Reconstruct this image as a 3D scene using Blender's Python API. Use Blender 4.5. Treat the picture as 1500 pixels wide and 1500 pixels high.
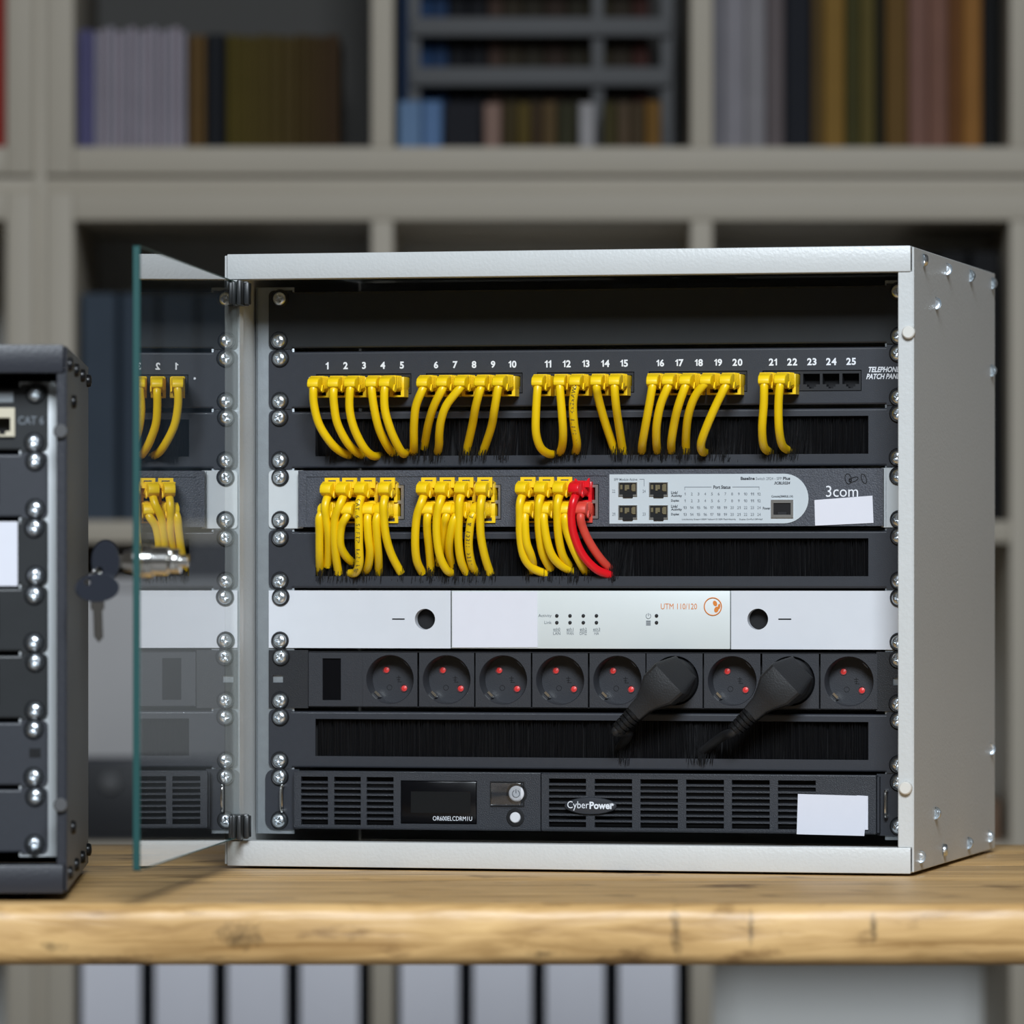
import bpy, bmesh, math, random
from mathutils import Vector, Matrix
random.seed(7)
for o in list(bpy.data.objects):
    bpy.data.objects.remove(o)
COL = bpy.context.scene.collection
SC = bpy.context.scene

# ------------------------------------------------------------------ camera, world, light, exposure
F = 8671.2                      # focal length in pixels of the 1500 px frame
TH = math.radians(13.258)       # the grey cabinet is turned this far
X0, D0, EYE, YH = 0.05406, 4.3437, 0.215, 841.0
CT, ST = math.cos(TH), math.sin(TH)
cam = bpy.data.cameras.new('camera')
camo = bpy.data.objects.new('camera', cam)
COL.objects.link(camo)
camo.location = (0, -D0, EYE)
camo.rotation_euler = (math.pi / 2, 0, 0)
cam.sensor_width = 36
cam.lens = F / 1500 * 36
cam.shift_y = (YH - 750) / 1500
cam.clip_start, cam.clip_end = 0.1, 60
cam.dof.use_dof = True
cam.dof.focus_distance = 4.32
cam.dof.aperture_fstop = 7.2
SC.camera = camo

w = bpy.data.worlds.new('world')
SC.world = w
w.use_nodes = True
w.node_tree.nodes['Background'].inputs[0].default_value = (1.0, 0.93, 0.84, 1)
w.node_tree.nodes['Background'].inputs[1].default_value = 0.045


def area(name, loc, target, sx, sy, power, col):
    l = bpy.data.lights.new(name, 'AREA')
    l.shape = 'RECTANGLE'
    l.size, l.size_y, l.energy, l.color = sx, sy, power, col
    o = bpy.data.objects.new(name, l)
    COL.objects.link(o)
    o.location = loc
    o.rotation_euler = (Vector(target) - Vector(loc)).to_track_quat('-Z', 'Y').to_euler()
    return o


area('window_light', (0.22, -3.7, 2.35), (0.05, 0, 0.2), 1.5, 1.1, 212, (0.84, 0.92, 1.0))
SC.view_settings.view_transform = 'Standard'
SC.view_settings.look = 'None'
SC.view_settings.gamma = 1
SC.view_settings.exposure = 0.0
SC.view_settings.use_curve_mapping = False


# ------------------------------------------------------------------ materials
def mat(name, col, rough=0.5, metal=0.0, spec=0.5, vary=0.0, vscale=40, bump=0.0, bscale=600, stretch=None, coat=0.0):
    m = bpy.data.materials.new(name)
    m.use_nodes = True
    nt = m.node_tree
    b = nt.nodes['Principled BSDF']
    b.inputs['Base Color'].default_value = (*col, 1)
    b.inputs['Roughness'].default_value = rough
    b.inputs['Metallic'].default_value = metal
    b.inputs['Specular IOR Level'].default_value = spec
    b.inputs['Coat Weight'].default_value = coat
    tc = nt.nodes.new('ShaderNodeTexCoord')
    mp = nt.nodes.new('ShaderNodeMapping')
    nt.links.new(tc.outputs['Object'], mp.inputs[0])
    if stretch:
        mp.inputs['Scale'].default_value = stretch
    if vary:
        n = nt.nodes.new('ShaderNodeTexNoise')
        n.inputs['Scale'].default_value = vscale
        n.inputs['Detail'].default_value = 5
        nt.links.new(mp.outputs[0], n.inputs['Vector'])
        mx = nt.nodes.new('ShaderNodeMix')
        mx.data_type = 'RGBA'
        mx.inputs[6].default_value = (*[c * (1 - vary) for c in col], 1)
        mx.inputs[7].default_value = (*[min(1, c * (1 + vary)) for c in col], 1)
        nt.links.new(n.outputs[0], mx.inputs[0])
        nt.links.new(mx.outputs[2], b.inputs['Base Color'])
    if bump:
        n2 = nt.nodes.new('ShaderNodeTexNoise')
        n2.inputs['Scale'].default_value = bscale
        n2.inputs['Detail'].default_value = 2
        nt.links.new(mp.outputs[0], n2.inputs['Vector'])
        bp = nt.nodes.new('ShaderNodeBump')
        bp.inputs['Strength'].default_value = bump
        bp.inputs['Distance'].default_value = 0.0006
        nt.links.new(n2.outputs[0], bp.inputs['Height'])
        nt.links.new(bp.outputs[0], b.inputs['Normal'])
    return m


def srgb(r, g, b):
    f = lambda c: ((c / 255 + 0.055) / 1.055) ** 2.4 if c > 10 else c / 255 / 12.92
    return (f(r), f(g), f(b))


M = {}
M['grey'] = mat('grey_powder_coat', (0.60, 0.61, 0.60), 0.38, bump=0.35, bscale=420, vary=0.03, vscale=90)
M['zinc'] = mat('zinc_rail', (0.33, 0.36, 0.38), 0.42, 0.5, vary=0.12, vscale=120, bump=0.15, bscale=900)
M['earlight'] = mat('pale_ear', (0.62, 0.65, 0.66), 0.4, 0.1, vary=0.05, vscale=80)
M['black'] = mat('black_coat', (0.030, 0.033, 0.041), 0.42, bump=0.15, bscale=1500, vary=0.1, vscale=200)
M['gloss'] = mat('black_gloss', (0.020, 0.022, 0.0235), 0.36, vary=0.15, vscale=60)
M['blackplastic'] = mat('black_plastic', (0.016, 0.017, 0.020), 0.45, bump=0.3, bscale=1200)
M['dark'] = mat('black_and_cavity_shade', (0.004, 0.004, 0.005), 0.8)  # near-black for black parts; also puts the shade of openings into colour
M['jack'] = mat('jack_black', (0.018, 0.019, 0.022), 0.4)
M['brush'] = mat('brush_nylon', (0.006, 0.006, 0.007), 0.38)
M['screw'] = mat('zinc_screw', (0.78, 0.83, 0.87), 0.30, 1.0, vary=0.08, vscale=500)
M['washer'] = mat('washer_black', (0.010, 0.011, 0.013), 0.5)
M['yellow'] = mat('yellow_pvc', (0.93, 0.61, 0.003), 0.34, spec=0.5, vary=0.05, vscale=60)
M['yellow2'] = mat('yellow_boot', (0.95, 0.63, 0.004), 0.42, vary=0.04, vscale=80)
M['red'] = mat('red_pvc', (0.78, 0.008, 0.016), 0.30, vary=0.06, vscale=60)
M['red2'] = mat('faded_red_pvc', (0.72, 0.07, 0.045), 0.42, vary=0.12, vscale=70)
M['print'] = mat('white_print', (0.80, 0.82, 0.86), 0.6)
M['printgrey'] = mat('grey_print', (0.16, 0.18, 0.20), 0.6)
M['printdark'] = mat('dark_print', (0.035, 0.04, 0.05), 0.6)
M['cordprint'] = mat('cord_print', (0.06, 0.045, 0.01), 0.6)
M['orange'] = mat('orange_print', (0.72, 0.22, 0.03), 0.6)
M['switch'] = mat('speckled_switch_face', (0.060, 0.065, 0.080), 0.5, vary=0.55, vscale=900, bump=0.6, bscale=1100)
M['switchpanel'] = mat('switch_panel_print', (0.56, 0.61, 0.64), 0.45, vary=0.03, vscale=70)
M['portmetal'] = mat('port_shield', (0.62, 0.60, 0.56), 0.28, 0.9, vary=0.1, vscale=200)
M['brass'] = mat('cage_contacts', (0.42, 0.36, 0.22), 0.35, 0.9, vary=0.3, vscale=500)
M['utm'] = mat('white_steel', (0.68, 0.70, 0.74), 0.4, vary=0.03, vscale=60)
M['utmface'] = mat('cream_face', (0.68, 0.72, 0.71), 0.42, vary=0.02, vscale=60)
M['paper'] = mat('paper', (0.74, 0.74, 0.80), 0.7, vary=0.02, vscale=90)
M['shutter'] = mat('red_shutter', (0.78, 0.05, 0.045), 0.4)
M['clip'] = mat('earth_clip', (0.55, 0.55, 0.52), 0.42, 1.0)
M['strip'] = mat('strip_plastic', (0.030, 0.032, 0.038), 0.42, bump=0.25, bscale=1400)
M['plug'] = mat('plug_rubber', (0.011, 0.0115, 0.013), 0.5, bump=0.3, bscale=900)
M['ups'] = mat('ups_plastic', (0.026, 0.029, 0.036), 0.45, bump=0.5, bscale=1300, vary=0.15, vscale=700)
M['lcd'] = mat('lcd_gloss', (0.004, 0.004, 0.005), 0.22, spec=0.3)
M['lcdglass'] = mat('lcd_glass', (0.009, 0.010, 0.011), 0.3, spec=0.3)
M['button'] = mat('white_button', (0.74, 0.74, 0.76), 0.35)
M['badge'] = mat('badge_grey', (0.035, 0.038, 0.045), 0.3)
M['rubber'] = mat('white_rubber', (0.70, 0.68, 0.63), 0.5)
M['shelf'] = mat('bookcase_paint', (0.425, 0.375, 0.298), 0.6, vary=0.04, vscale=8)
M['shelfback'] = mat('bookcase_back', (0.66, 0.66, 0.64), 0.6)
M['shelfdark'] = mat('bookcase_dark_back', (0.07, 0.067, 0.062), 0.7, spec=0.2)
M['wall'] = mat('wall_paint', (0.55, 0.54, 0.51), 0.8, vary=0.03, vscale=3)
M['floor'] = mat('floor_concrete', (0.22, 0.20, 0.18), 0.6, vary=0.15, vscale=4)
M['blackcab'] = mat('black_cabinet_coat', (0.026, 0.028, 0.036), 0.40, bump=0.3, bscale=420)
M['blackscrew'] = mat('black_screw', (0.008, 0.008, 0.009), 0.35, 0.4)
M['cream'] = mat('cream_jack', (0.62, 0.56, 0.42), 0.45)
M['key'] = mat('key_plastic', (0.012, 0.015, 0.024), 0.35)
M['chrome'] = mat('nickel', (0.80, 0.79, 0.76), 0.18, 1.0)
M['pages'] = mat('book_pages', (0.45, 0.42, 0.36), 0.8, vary=0.1, vscale=300)
M['trayplastic'] = mat('grey_tray', (0.10, 0.10, 0.102), 0.6, spec=0.2)
M['brown_card'] = mat('brown_card', (0.16, 0.09, 0.05), 0.7, vary=0.1, vscale=30)

# clear glass with a green body that shows along the cut edges
g = bpy.data.materials.new('door_glass')
g.use_nodes = True
nt = g.node_tree
nt.nodes.remove(nt.nodes['Principled BSDF'])
# clear pane: the face turned to the viewer carries the reflection of both faces, 2R / (1 + R); the rest passes straight through
tr = nt.nodes.new('ShaderNodeBsdfTransparent')
tr.inputs[0].default_value = (0.965, 0.985, 0.98, 1)
gs = nt.nodes.new('ShaderNodeBsdfGlossy')
gs.inputs['Roughness'].default_value = 0.0
gs.inputs['Color'].default_value = (1, 1, 1, 1)
geo = nt.nodes.new('ShaderNodeNewGeometry')
fr = nt.nodes.new('ShaderNodeFresnel')
fr.inputs['IOR'].default_value = 1.52


def nmath(op, a, b):
    n = nt.nodes.new('ShaderNodeMath')
    n.operation = op
    for k, q in enumerate((a, b)):
        if isinstance(q, (int, float)):
            n.inputs[k].default_value = q
        else:
            nt.links.new(q, n.inputs[k])
    return n.outputs[0]


both = nmath('DIVIDE', nmath('MULTIPLY', fr.outputs[0], 2.0), nmath('ADD', fr.outputs[0], 1.0))
fac = nmath('MULTIPLY', both, nmath('SUBTRACT', 1.0, geo.outputs['Backfacing']))
mg = nt.nodes.new('ShaderNodeMixShader')
nt.links.new(fac, mg.inputs[0])
nt.links.new(tr.outputs[0], mg.inputs[1])
nt.links.new(gs.outputs[0], mg.inputs[2])
nt.links.new(mg.outputs[0], nt.nodes['Material Output'].inputs['Surface'])
M['glass'] = g
g2 = bpy.data.materials.new('clear_cover')
g2.use_nodes = True
nt = g2.node_tree
nt.nodes.remove(nt.nodes['Principled BSDF'])
tr = nt.nodes.new('ShaderNodeBsdfTransparent')
tr.inputs[0].default_value = (0.93, 0.94, 0.95, 1)
gs = nt.nodes.new('ShaderNodeBsdfGlossy')
gs.inputs['Roughness'].default_value = 0.12
mxs = nt.nodes.new('ShaderNodeMixShader')
mxs.inputs[0].default_value = 0.10
nt.links.new(tr.outputs[0], mxs.inputs[1])
nt.links.new(gs.outputs[0], mxs.inputs[2])
nt.links.new(mxs.outputs[0], nt.nodes['Material Output'].inputs['Surface'])
M['clear'] = g2
M['glassedge'] = mat('ground_glass_edge', (0.014, 0.075, 0.072), 0.4, spec=0.5)


def wood():
    m = bpy.data.materials.new('worn_table_wood')
    m.use_nodes = True
    nt = m.node_tree
    b = nt.nodes['Principled BSDF']
    tc = nt.nodes.new('ShaderNodeTexCoord')
    mp = nt.nodes.new('ShaderNodeMapping')
    mp.inputs['Scale'].default_value = (1.0, 9.0, 9.0)
    nt.links.new(tc.outputs['Object'], mp.inputs[0])
    n1 = nt.nodes.new('ShaderNodeTexNoise')
    n1.inputs['Scale'].default_value = 7
    n1.inputs['Detail'].default_value = 8
    n1.inputs['Distortion'].default_value = 1.2
    nt.links.new(mp.outputs[0], n1.inputs['Vector'])
    r = nt.nodes.new('ShaderNodeValToRGB')
    r.color_ramp.elements[0].position = 0.25
    r.color_ramp.elements[0].color = (0.34, 0.18, 0.055, 1)
    r.color_ramp.elements[1].position = 0.75
    r.color_ramp.elements[1].color = (0.84, 0.54, 0.23, 1)
    e = r.color_ramp.elements.new(0.5)
    e.color = (0.64, 0.39, 0.155, 1)
    nt.links.new(n1.outputs[0], r.inputs[0])
    # dark dents and stains of their own shape
    mp2 = nt.nodes.new('ShaderNodeMapping')
    mp2.inputs['Scale'].default_value = (1.0, 1.0, 2.2)
    nt.links.new(tc.outputs['Object'], mp2.inputs[0])
    n2 = nt.nodes.new('ShaderNodeTexNoise')
    n2.inputs['Scale'].default_value = 16
    n2.inputs['Detail'].default_value = 6
    nt.links.new(mp2.outputs[0], n2.inputs['Vector'])
    r2 = nt.nodes.new('ShaderNodeValToRGB')
    r2.color_ramp.elements[0].position = 0.30
    r2.color_ramp.elements[0].color = (0.22, 0.16, 0.11, 1)
    r2.color_ramp.elements[1].position = 0.42
    r2.color_ramp.elements[1].color = (1, 1, 1, 1)
    nt.links.new(n2.outputs[0], r2.inputs[0])
    mx = nt.nodes.new('ShaderNodeMix')
    mx.data_type = 'RGBA'
    mx.blend_type = 'MULTIPLY'
    mx.inputs[0].default_value = 0.8
    nt.links.new(r.outputs[0], mx.inputs[6])
    nt.links.new(r2.outputs[0], mx.inputs[7])
    last = mx.outputs[2]
    nz = nt.nodes.new('ShaderNodeTexNoise')
    nz.inputs['Scale'].default_value = 130
    nt.links.new(tc.outputs['Object'], nz.inputs['Vector'])
    for (kx, kz, sx, sz, dk) in ((-0.178, -0.021, 0.017, 0.009, 0.30), (0.107, -0.019, 0.004, 0.020, 0.35), (0.156, -0.018, 0.0025, 0.012, 0.45), (0.236, -0.017, 0.003, 0.011, 0.35), (-0.30, -0.028, 0.01, 0.004, 0.5), (0.02, -0.033, 0.012, 0.003, 0.5)):
        mk = nt.nodes.new('ShaderNodeMapping')
        mk.vector_type = 'POINT'
        mk.inputs['Location'].default_value = (-kx / sx, 0, -kz / sz)
        mk.inputs['Scale'].default_value = (1 / sx, 6, 1 / sz)
        nt.links.new(tc.outputs['Object'], mk.inputs[0])
        ln = nt.nodes.new('ShaderNodeVectorMath')
        ln.operation = 'LENGTH'
        nt.links.new(mk.outputs[0], ln.inputs[0])
        ad = nt.nodes.new('ShaderNodeMath')
        ad.operation = 'MULTIPLY_ADD'
        ad.inputs[1].default_value = 1.8
        nt.links.new(nz.outputs[0], ad.inputs[0])
        nt.links.new(ln.outputs['Value'], ad.inputs[2])
        mr = nt.nodes.new('ShaderNodeMapRange')
        mr.inputs['From Min'].default_value = 0.9
        mr.inputs['From Max'].default_value = 2.0
        mr.inputs['To Min'].default_value = dk
        mr.inputs['To Max'].default_value = 1.0
        nt.links.new(ad.outputs[0], mr.inputs['Value'])
        mm = nt.nodes.new('ShaderNodeMix')
        mm.data_type = 'RGBA'
        mm.blend_type = 'MULTIPLY'
        mm.inputs[0].default_value = 1.0
        nt.links.new(last, mm.inputs[6])
        nt.links.new(mr.outputs[0], mm.inputs[7])
        last = mm.outputs[2]
    nt.links.new(last, b.inputs['Base Color'])
    b.inputs['Roughness'].default_value = 0.42
    bp = nt.nodes.new('ShaderNodeBump')
    bp.inputs['Strength'].default_value = 0.5
    bp.inputs['Distance'].default_value = 0.002
    nt.links.new(n1.outputs[0], bp.inputs['Height'])
    nt.links.new(bp.outputs[0], b.inputs['Normal'])
    return m


M['wood'] = wood()


# ------------------------------------------------------------------ mesh helpers
class MB:
    def __init__(s):
        s.v, s.f = [], []

    def add(s, vs, fs):
        n = len(s.v)
        s.v += [tuple(p) for p in vs]
        s.f += [tuple(i + n for i in f) for f in fs]
        return s

    def box(s, a, b, c, d, e, f):
        vs = [(a, c, e), (b, c, e), (b, d, e), (a, d, e), (a, c, f), (b, c, f), (b, d, f), (a, d, f)]
        return s.add(vs, [(0, 3, 2, 1), (4, 5, 6, 7), (0, 1, 5, 4), (1, 2, 6, 5), (2, 3, 7, 6), (3, 0, 4, 7)])

    def rbox(s, a, b, c, d, e, f, r, seg=2):
        bm = bmesh.new()
        bmesh.ops.create_cube(bm, size=1)
        for v in bm.verts:
            v.co = Vector(((a + b) / 2 + v.co.x * (b - a), (c + d) / 2 + v.co.y * (d - c), (e + f) / 2 + v.co.z * (f - e)))
        bmesh.ops.bevel(bm, geom=bm.edges[:], offset=r, segments=seg, profile=0.5, affect='EDGES')
        return s.bm(bm)

    def bm(s, bm, mtx=None):
        bm.verts.index_update()
        vs = [(mtx @ v.co if mtx else v.co.copy()) for v in bm.verts]
        fs = [tuple(v.index for v in f.verts) for f in bm.faces]
        bm.free()
        return s.add(vs, fs)

    def prism(s, prof, u0, u1, axis='x', r=0.0, seg=2):
        # closed profile extruded along an axis; profile pairs are the two other axes in order
        bm = bmesh.new()
        def P(p, t):
            return (t, p[0], p[1]) if axis == 'x' else ((p[0], t, p[1]) if axis == 'y' else (p[0], p[1], t))
        A = [bm.verts.new(P(p, u0)) for p in prof]
        B = [bm.verts.new(P(p, u1)) for p in prof]
        n = len(prof)
        bm.faces.new(A)
        bm.faces.new(B[::-1])
        for i in range(n):
            bm.faces.new((A[i], B[i], B[(i + 1) % n], A[(i + 1) % n]))
        bmesh.ops.recalc_face_normals(bm, faces=bm.faces[:])
        if r:
            bmesh.ops.bevel(bm, geom=bm.edges[:], offset=r, segments=seg, profile=0.5, affect='EDGES')
        return s.bm(bm)

    def lathe(s, prof, n=24, mtx=None, a0=0):
        # profile (radius, height) about z
        vs, fs = [], []
        m = len(prof)
        for i in range(n):
            a = 2 * math.pi * i / n + a0
            for r, h in prof:
                p = Vector((r * math.cos(a), r * math.sin(a), h))
                vs.append(mtx @ p if mtx else p)
        for i in range(n):
            for j in range(m - 1):
                q = (i * m + j, ((i + 1) % n) * m + j, ((i + 1) % n) * m + j + 1, i * m + j + 1)
                fs.append(q)
        return s.add(vs, fs)

    def tube(s, pts, r, n=10, cap=True, flat=1.0):
        pts = [Vector(p) for p in pts]
        rs = r if isinstance(r, (list, tuple)) else [r] * len(pts)
        vs, fs = [], []
        t0 = (pts[1] - pts[0]).normalized()
        up = Vector((0, 1, 0)) if abs(t0.y) < 0.9 else Vector((1, 0, 0))
        nrm = (up - t0 * up.dot(t0)).normalized()
        for i, p in enumerate(pts):
            t = (pts[min(i + 1, len(pts) - 1)] - pts[max(i - 1, 0)]).normalized()
            nrm = (nrm - t * nrm.dot(t)).normalized()
            bn = t.cross(nrm)
            for k in range(n):
                a = 2 * math.pi * k / n
                vs.append(p + (nrm * math.cos(a) * flat + bn * math.sin(a)) * rs[i])
        for i in range(len(pts) - 1):
            for k in range(n):
                fs.append((i * n + k, i * n + (k + 1) % n, (i + 1) * n + (k + 1) % n, (i + 1) * n + k))
        if cap:
            fs.append(tuple(range(n))[::-1])
            fs.append(tuple((len(pts) - 1) * n + k for k in range(n)))
        return s.add(vs, fs)

    def plate(s, u0, u1, w0, w1, v0, v1, holes=()):
        # a plate in the x-z plane with rectangular holes (a, b, c, d), real thickness v0..v1
        xs = sorted(set([u0, u1] + [h[i] for h in holes for i in (0, 1)]))
        zs = sorted(set([w0, w1] + [h[i] for h in holes for i in (2, 3)]))
        def solid(i, j):
            if i < 0 or j < 0 or i >= len(xs) - 1 or j >= len(zs) - 1:
                return False
            cx, cz = (xs[i] + xs[i + 1]) / 2, (zs[j] + zs[j + 1]) / 2
            return not any(h[0] < cx < h[1] and h[2] < cz < h[3] for h in holes)
        for i in range(len(xs) - 1):
            for j in range(len(zs) - 1):
                if not solid(i, j):
                    continue
                a, b, c, d = xs[i], xs[i + 1], zs[j], zs[j + 1]
                s.add([(a, v0, c), (b, v0, c), (b, v0, d), (a, v0, d)], [(0, 1, 2, 3)])
                s.add([(a, v1, c), (b, v1, c), (b, v1, d), (a, v1, d)], [(3, 2, 1, 0)])
                if not solid(i - 1, j):
                    s.add([(a, v0, c), (a, v1, c), (a, v1, d), (a, v0, d)], [(3, 2, 1, 0)])
                if not solid(i + 1, j):
                    s.add([(b, v0, c), (b, v1, c), (b, v1, d), (b, v0, d)], [(0, 1, 2, 3)])
                if not solid(i, j - 1):
                    s.add([(a, v0, c), (b, v0, c), (b, v1, c), (a, v1, c)], [(3, 2, 1, 0)])
                if not solid(i, j + 1):
                    s.add([(a, v0, d), (b, v0, d), (b, v1, d), (a, v1, d)], [(0, 1, 2, 3)])
        return s

    def cplate(s, u0, u1, w0, w1, v0, v1, cu, cw, r, n=40):
        # a rectangular plate with one round hole
        fr, fc, bc = [], [], []
        for i in range(n):
            a = 2 * math.pi * i / n
            dx, dz = math.cos(a), math.sin(a)
            t = min(((u1 - cu) / dx if dx > 1e-9 else ((u0 - cu) / dx if dx < -1e-9 else 9)),
                    ((w1 - cw) / dz if dz > 1e-9 else ((w0 - cw) / dz if dz < -1e-9 else 9)))
            fr.append((cu + dx * t, v0, cw + dz * t))
            fc.append((cu + dx * r, v0, cw + dz * r))
            bc.append((cu + dx * r, v1, cw + dz * r))
        vs = fr + fc + bc
        fs = []
        for i in range(n):
            j = (i + 1) % n
            fs.append((i, j, n + j, n + i))
            fs.append((n + i, n + j, 2 * n + j, 2 * n + i))
        s.add(vs, fs)
        for (x, z) in ((u0, w0), (u1, w0), (u1, w1), (u0, w1)):      # fill the four corners
            a = math.atan2(z - cw, x - cu) % (2 * math.pi)
            i = int(a / (2 * math.pi) * n) % n
            s.add([fr[i], (x, v0, z), fr[(i + 1) % n]], [(0, 1, 2)])
        s.box(u0, u1, v0 + 1e-5, v0 + 1.2e-3, w0, w0 + 2e-4)
        s.box(u0, u1, v0 + 1e-5, v0 + 1.2e-3, w1 - 2e-4, w1)
        return s

    def mesh(s, name, material, smooth=35):
        me = bpy.data.meshes.new(name)
        me.from_pydata(s.v, [], s.f)
        me.validate()
        if material:
            me.materials.append(M[material] if isinstance(material, str) else material)
        if smooth:
            me.polygons.foreach_set('use_smooth', [True] * len(me.polygons))
            me.set_sharp_from_angle(angle=math.radians(smooth))
        me.update()
        return me

    def build(s, name, material, parent=None, smooth=35, loc=None, rot=None):
        return link(name, s.mesh(name, material, smooth), parent, loc, rot)


def link(name, data, parent=None, loc=None, rot=None):
    o = bpy.data.objects.new(name, data)
    COL.objects.link(o)
    if parent:
        o.parent = parent
    if loc is not None:
        o.location = loc
    if rot is not None:
        o.rotation_euler = rot
    return o


def tag(o, label, cat, group=None, kind=None):
    o['label'], o['category'] = label, cat
    if group:
        o['group'] = group
    if kind:
        o['kind'] = kind
    return o


def copy_tree(o, parent=None):
    c = o.copy()
    COL.objects.link(c)
    c.parent = parent
    for ch in list(o.children):
        copy_tree(ch, c)
    return c


def spline(pts, k=6):
    P = [Vector(p) for p in pts]
    P = [P[0] * 2 - P[1]] + P + [P[-1] * 2 - P[-2]]
    out = []
    for i in range(1, len(P) - 2):
        a, b, c, d = P[i - 1], P[i], P[i + 1], P[i + 2]
        for j in range(k):
            t = j / k
            out.append(0.5 * ((2 * b) + (c - a) * t + (2 * a - 5 * b + 4 * c - d) * t * t + (3 * b - a - 3 * c + d) * t ** 3))
    out.append(P[-2])
    return out


_tx = {}


def glyphs(txt, bold=0.0, shear=0.0):
    key = (txt, bold, shear)
    if key not in _tx:
        cu = bpy.data.curves.new('text', 'FONT')
        cu.body = txt
        cu.offset = bold
        cu.shear = shear
        cu.resolution_u = 3
        o = bpy.data.objects.new('text', cu)
        COL.objects.link(o)
        dg = bpy.context.evaluated_depsgraph_get()
        me = bpy.data.meshes.new_from_object(o.evaluated_get(dg))
        vs = [tuple(v.co) for v in me.vertices]
        fs = [tuple(p.vertices) for p in me.polygons]
        bpy.data.objects.remove(o)
        bpy.data.curves.remove(cu)
        bpy.data.meshes.remove(me)
        _tx[key] = (vs, fs)
    return _tx[key]


ONE = ([(0.20, 0), (0.345, 0), (0.345, 0.71), (0.225, 0.71), (0.16, 0.60), (0.05, 0.545), (0.05, 0.43), (0.20, 0.485)], [(0, 1, 2, 7), (7, 2, 3, 4), (7, 4, 5, 6)])


def digits(txt, bold):
    key = ('#' + txt, bold, 0)
    if key not in _tx:
        vs, fs, x = [], [], 0.0
        for ch in txt:
            a, b = ONE if ch == '1' else glyphs(ch, bold)
            xa, xb = min(p[0] for p in a), max(p[0] for p in a)
            n = len(vs)
            vs += [(p[0] - xa + x, p[1], 0) for p in a]
            fs += [tuple(i + n for i in f) for f in b]
            x += xb - xa + 0.07
        _tx[key] = (vs, fs)
    return _tx[key]


def put_text(mb, txt, u0, u1, w0, w1, v, bold=0.0, shear=0.0, keep=False):
    # lettering fitted into the rectangle u0..u1, w0..w1 on the plane y = v, facing -y
    vs, fs = digits(txt, bold) if txt.isdigit() else glyphs(txt, bold, shear)
    if not vs:
        return
    xa, xb = min(p[0] for p in vs), max(p[0] for p in vs)
    ya, yb = min(p[1] for p in vs), max(p[1] for p in vs)
    sy = (w1 - w0) / (yb - ya)
    sx = (u1 - u0) / (xb - xa) if not keep else sy * 1.0
    ox = u0 if not keep else (u0 + u1) / 2 - (xb - xa) * sx / 2
    mb.add([(ox + (p[0] - xa) * sx, v, w0 + (p[1] - ya) * sy) for p in vs], fs)


# ------------------------------------------------------------------ rack frame: x along the front, y into the cabinet, z up from the lowest unit
U = 0.04445
RZ = EYE - 0.18894
RACK = Matrix.Translation((X0, 0, RZ)) @ Matrix.Rotation(-TH, 4, 'Z')


def at(px, py, v=0.0):
    # measured photograph point -> rack coordinates at depth v
    x = px - 750
    u = (x * (D0 + v * CT) - F * (X0 + v * ST)) / (F * CT + x * ST)
    D = D0 - u * ST + v * CT
    return u, v, (YH - py) * D / F + 0.18894


def au(px, v=0.0):
    return at(px, 841, v)[0]


def rackempty(name, k):
    o = link(name, None)
    o.location = RACK @ Vector((0, 0, k * U))
    o.rotation_euler = (0, 0, -TH)
    o.empty_display_size = 0.05
    return o


# ------------------------------------------------------------------ the setting
BY = 6.54 - D0                  # front of the bookcases
FZ = -0.815
s = MB().box(-3.5, 3.5, -5.5, BY + 0.42, FZ - 0.05, FZ).build('floor', 'floor')
s['kind'] = 'structure'
s = MB().box(-3.5, 3.5, BY + 0.42, BY + 0.52, FZ, 2.4).build('wall_back', 'wall')
s['kind'] = 'structure'

# ------------------------------------------------------------------ bookcases
SCALE = F / 6.54


def bx(px):
    return (px - 750) / SCALE


def bz(py):
    return EYE + (YH - py) / SCALE


CW, DV, OP = 0.3285, 0.0245, 0.031
Z_LOWTOP = bz(282)
CH = 0.3315


def bookcase(x0, ncol, zbot, nrow, label, back='shelfback'):
    W = 2 * OP + ncol * CW + (ncol - 1) * DV
    H = 2 * OP + nrow * CH + (nrow - 1) * DV
    t = link('bookcase', None, None, (x0, BY, zbot))
    tag(t, label, 'bookcase', 'pale square-celled bookcases')
    D = 0.39
    for a in (0, W - OP):
        MB().rbox(a, a + OP, 0, D, 0, H, 0.002).build('side_panel', 'shelf', t)
    MB().rbox(OP, W - OP, 0, D, 0, OP, 0.002).build('bottom_panel', 'shelf', t)
    MB().rbox(OP, W - OP, 0, D, H - OP, H, 0.002).build('top_panel', 'shelf', t)
    for i in range(ncol - 1):
        a = OP + (i + 1) * CW + i * DV
        MB().rbox(a, a + DV, 0.001, D - 0.006, OP, H - OP, 0.0015).build('divider', 'shelf', t)
    for j in range(nrow - 1):
        z = OP + (j + 1) * CH + j * DV
        for i in range(ncol):
            a = OP + i * (CW + DV)
            MB().rbox(a, a + CW, 0.001, D - 0.006, z, z + DV, 0.0015).build('shelf_board', 'shelf', t)
    MB().box(OP, W - OP, D - 0.005, D, OP, H - OP).build('back_panel', back, t)
    return t


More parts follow.
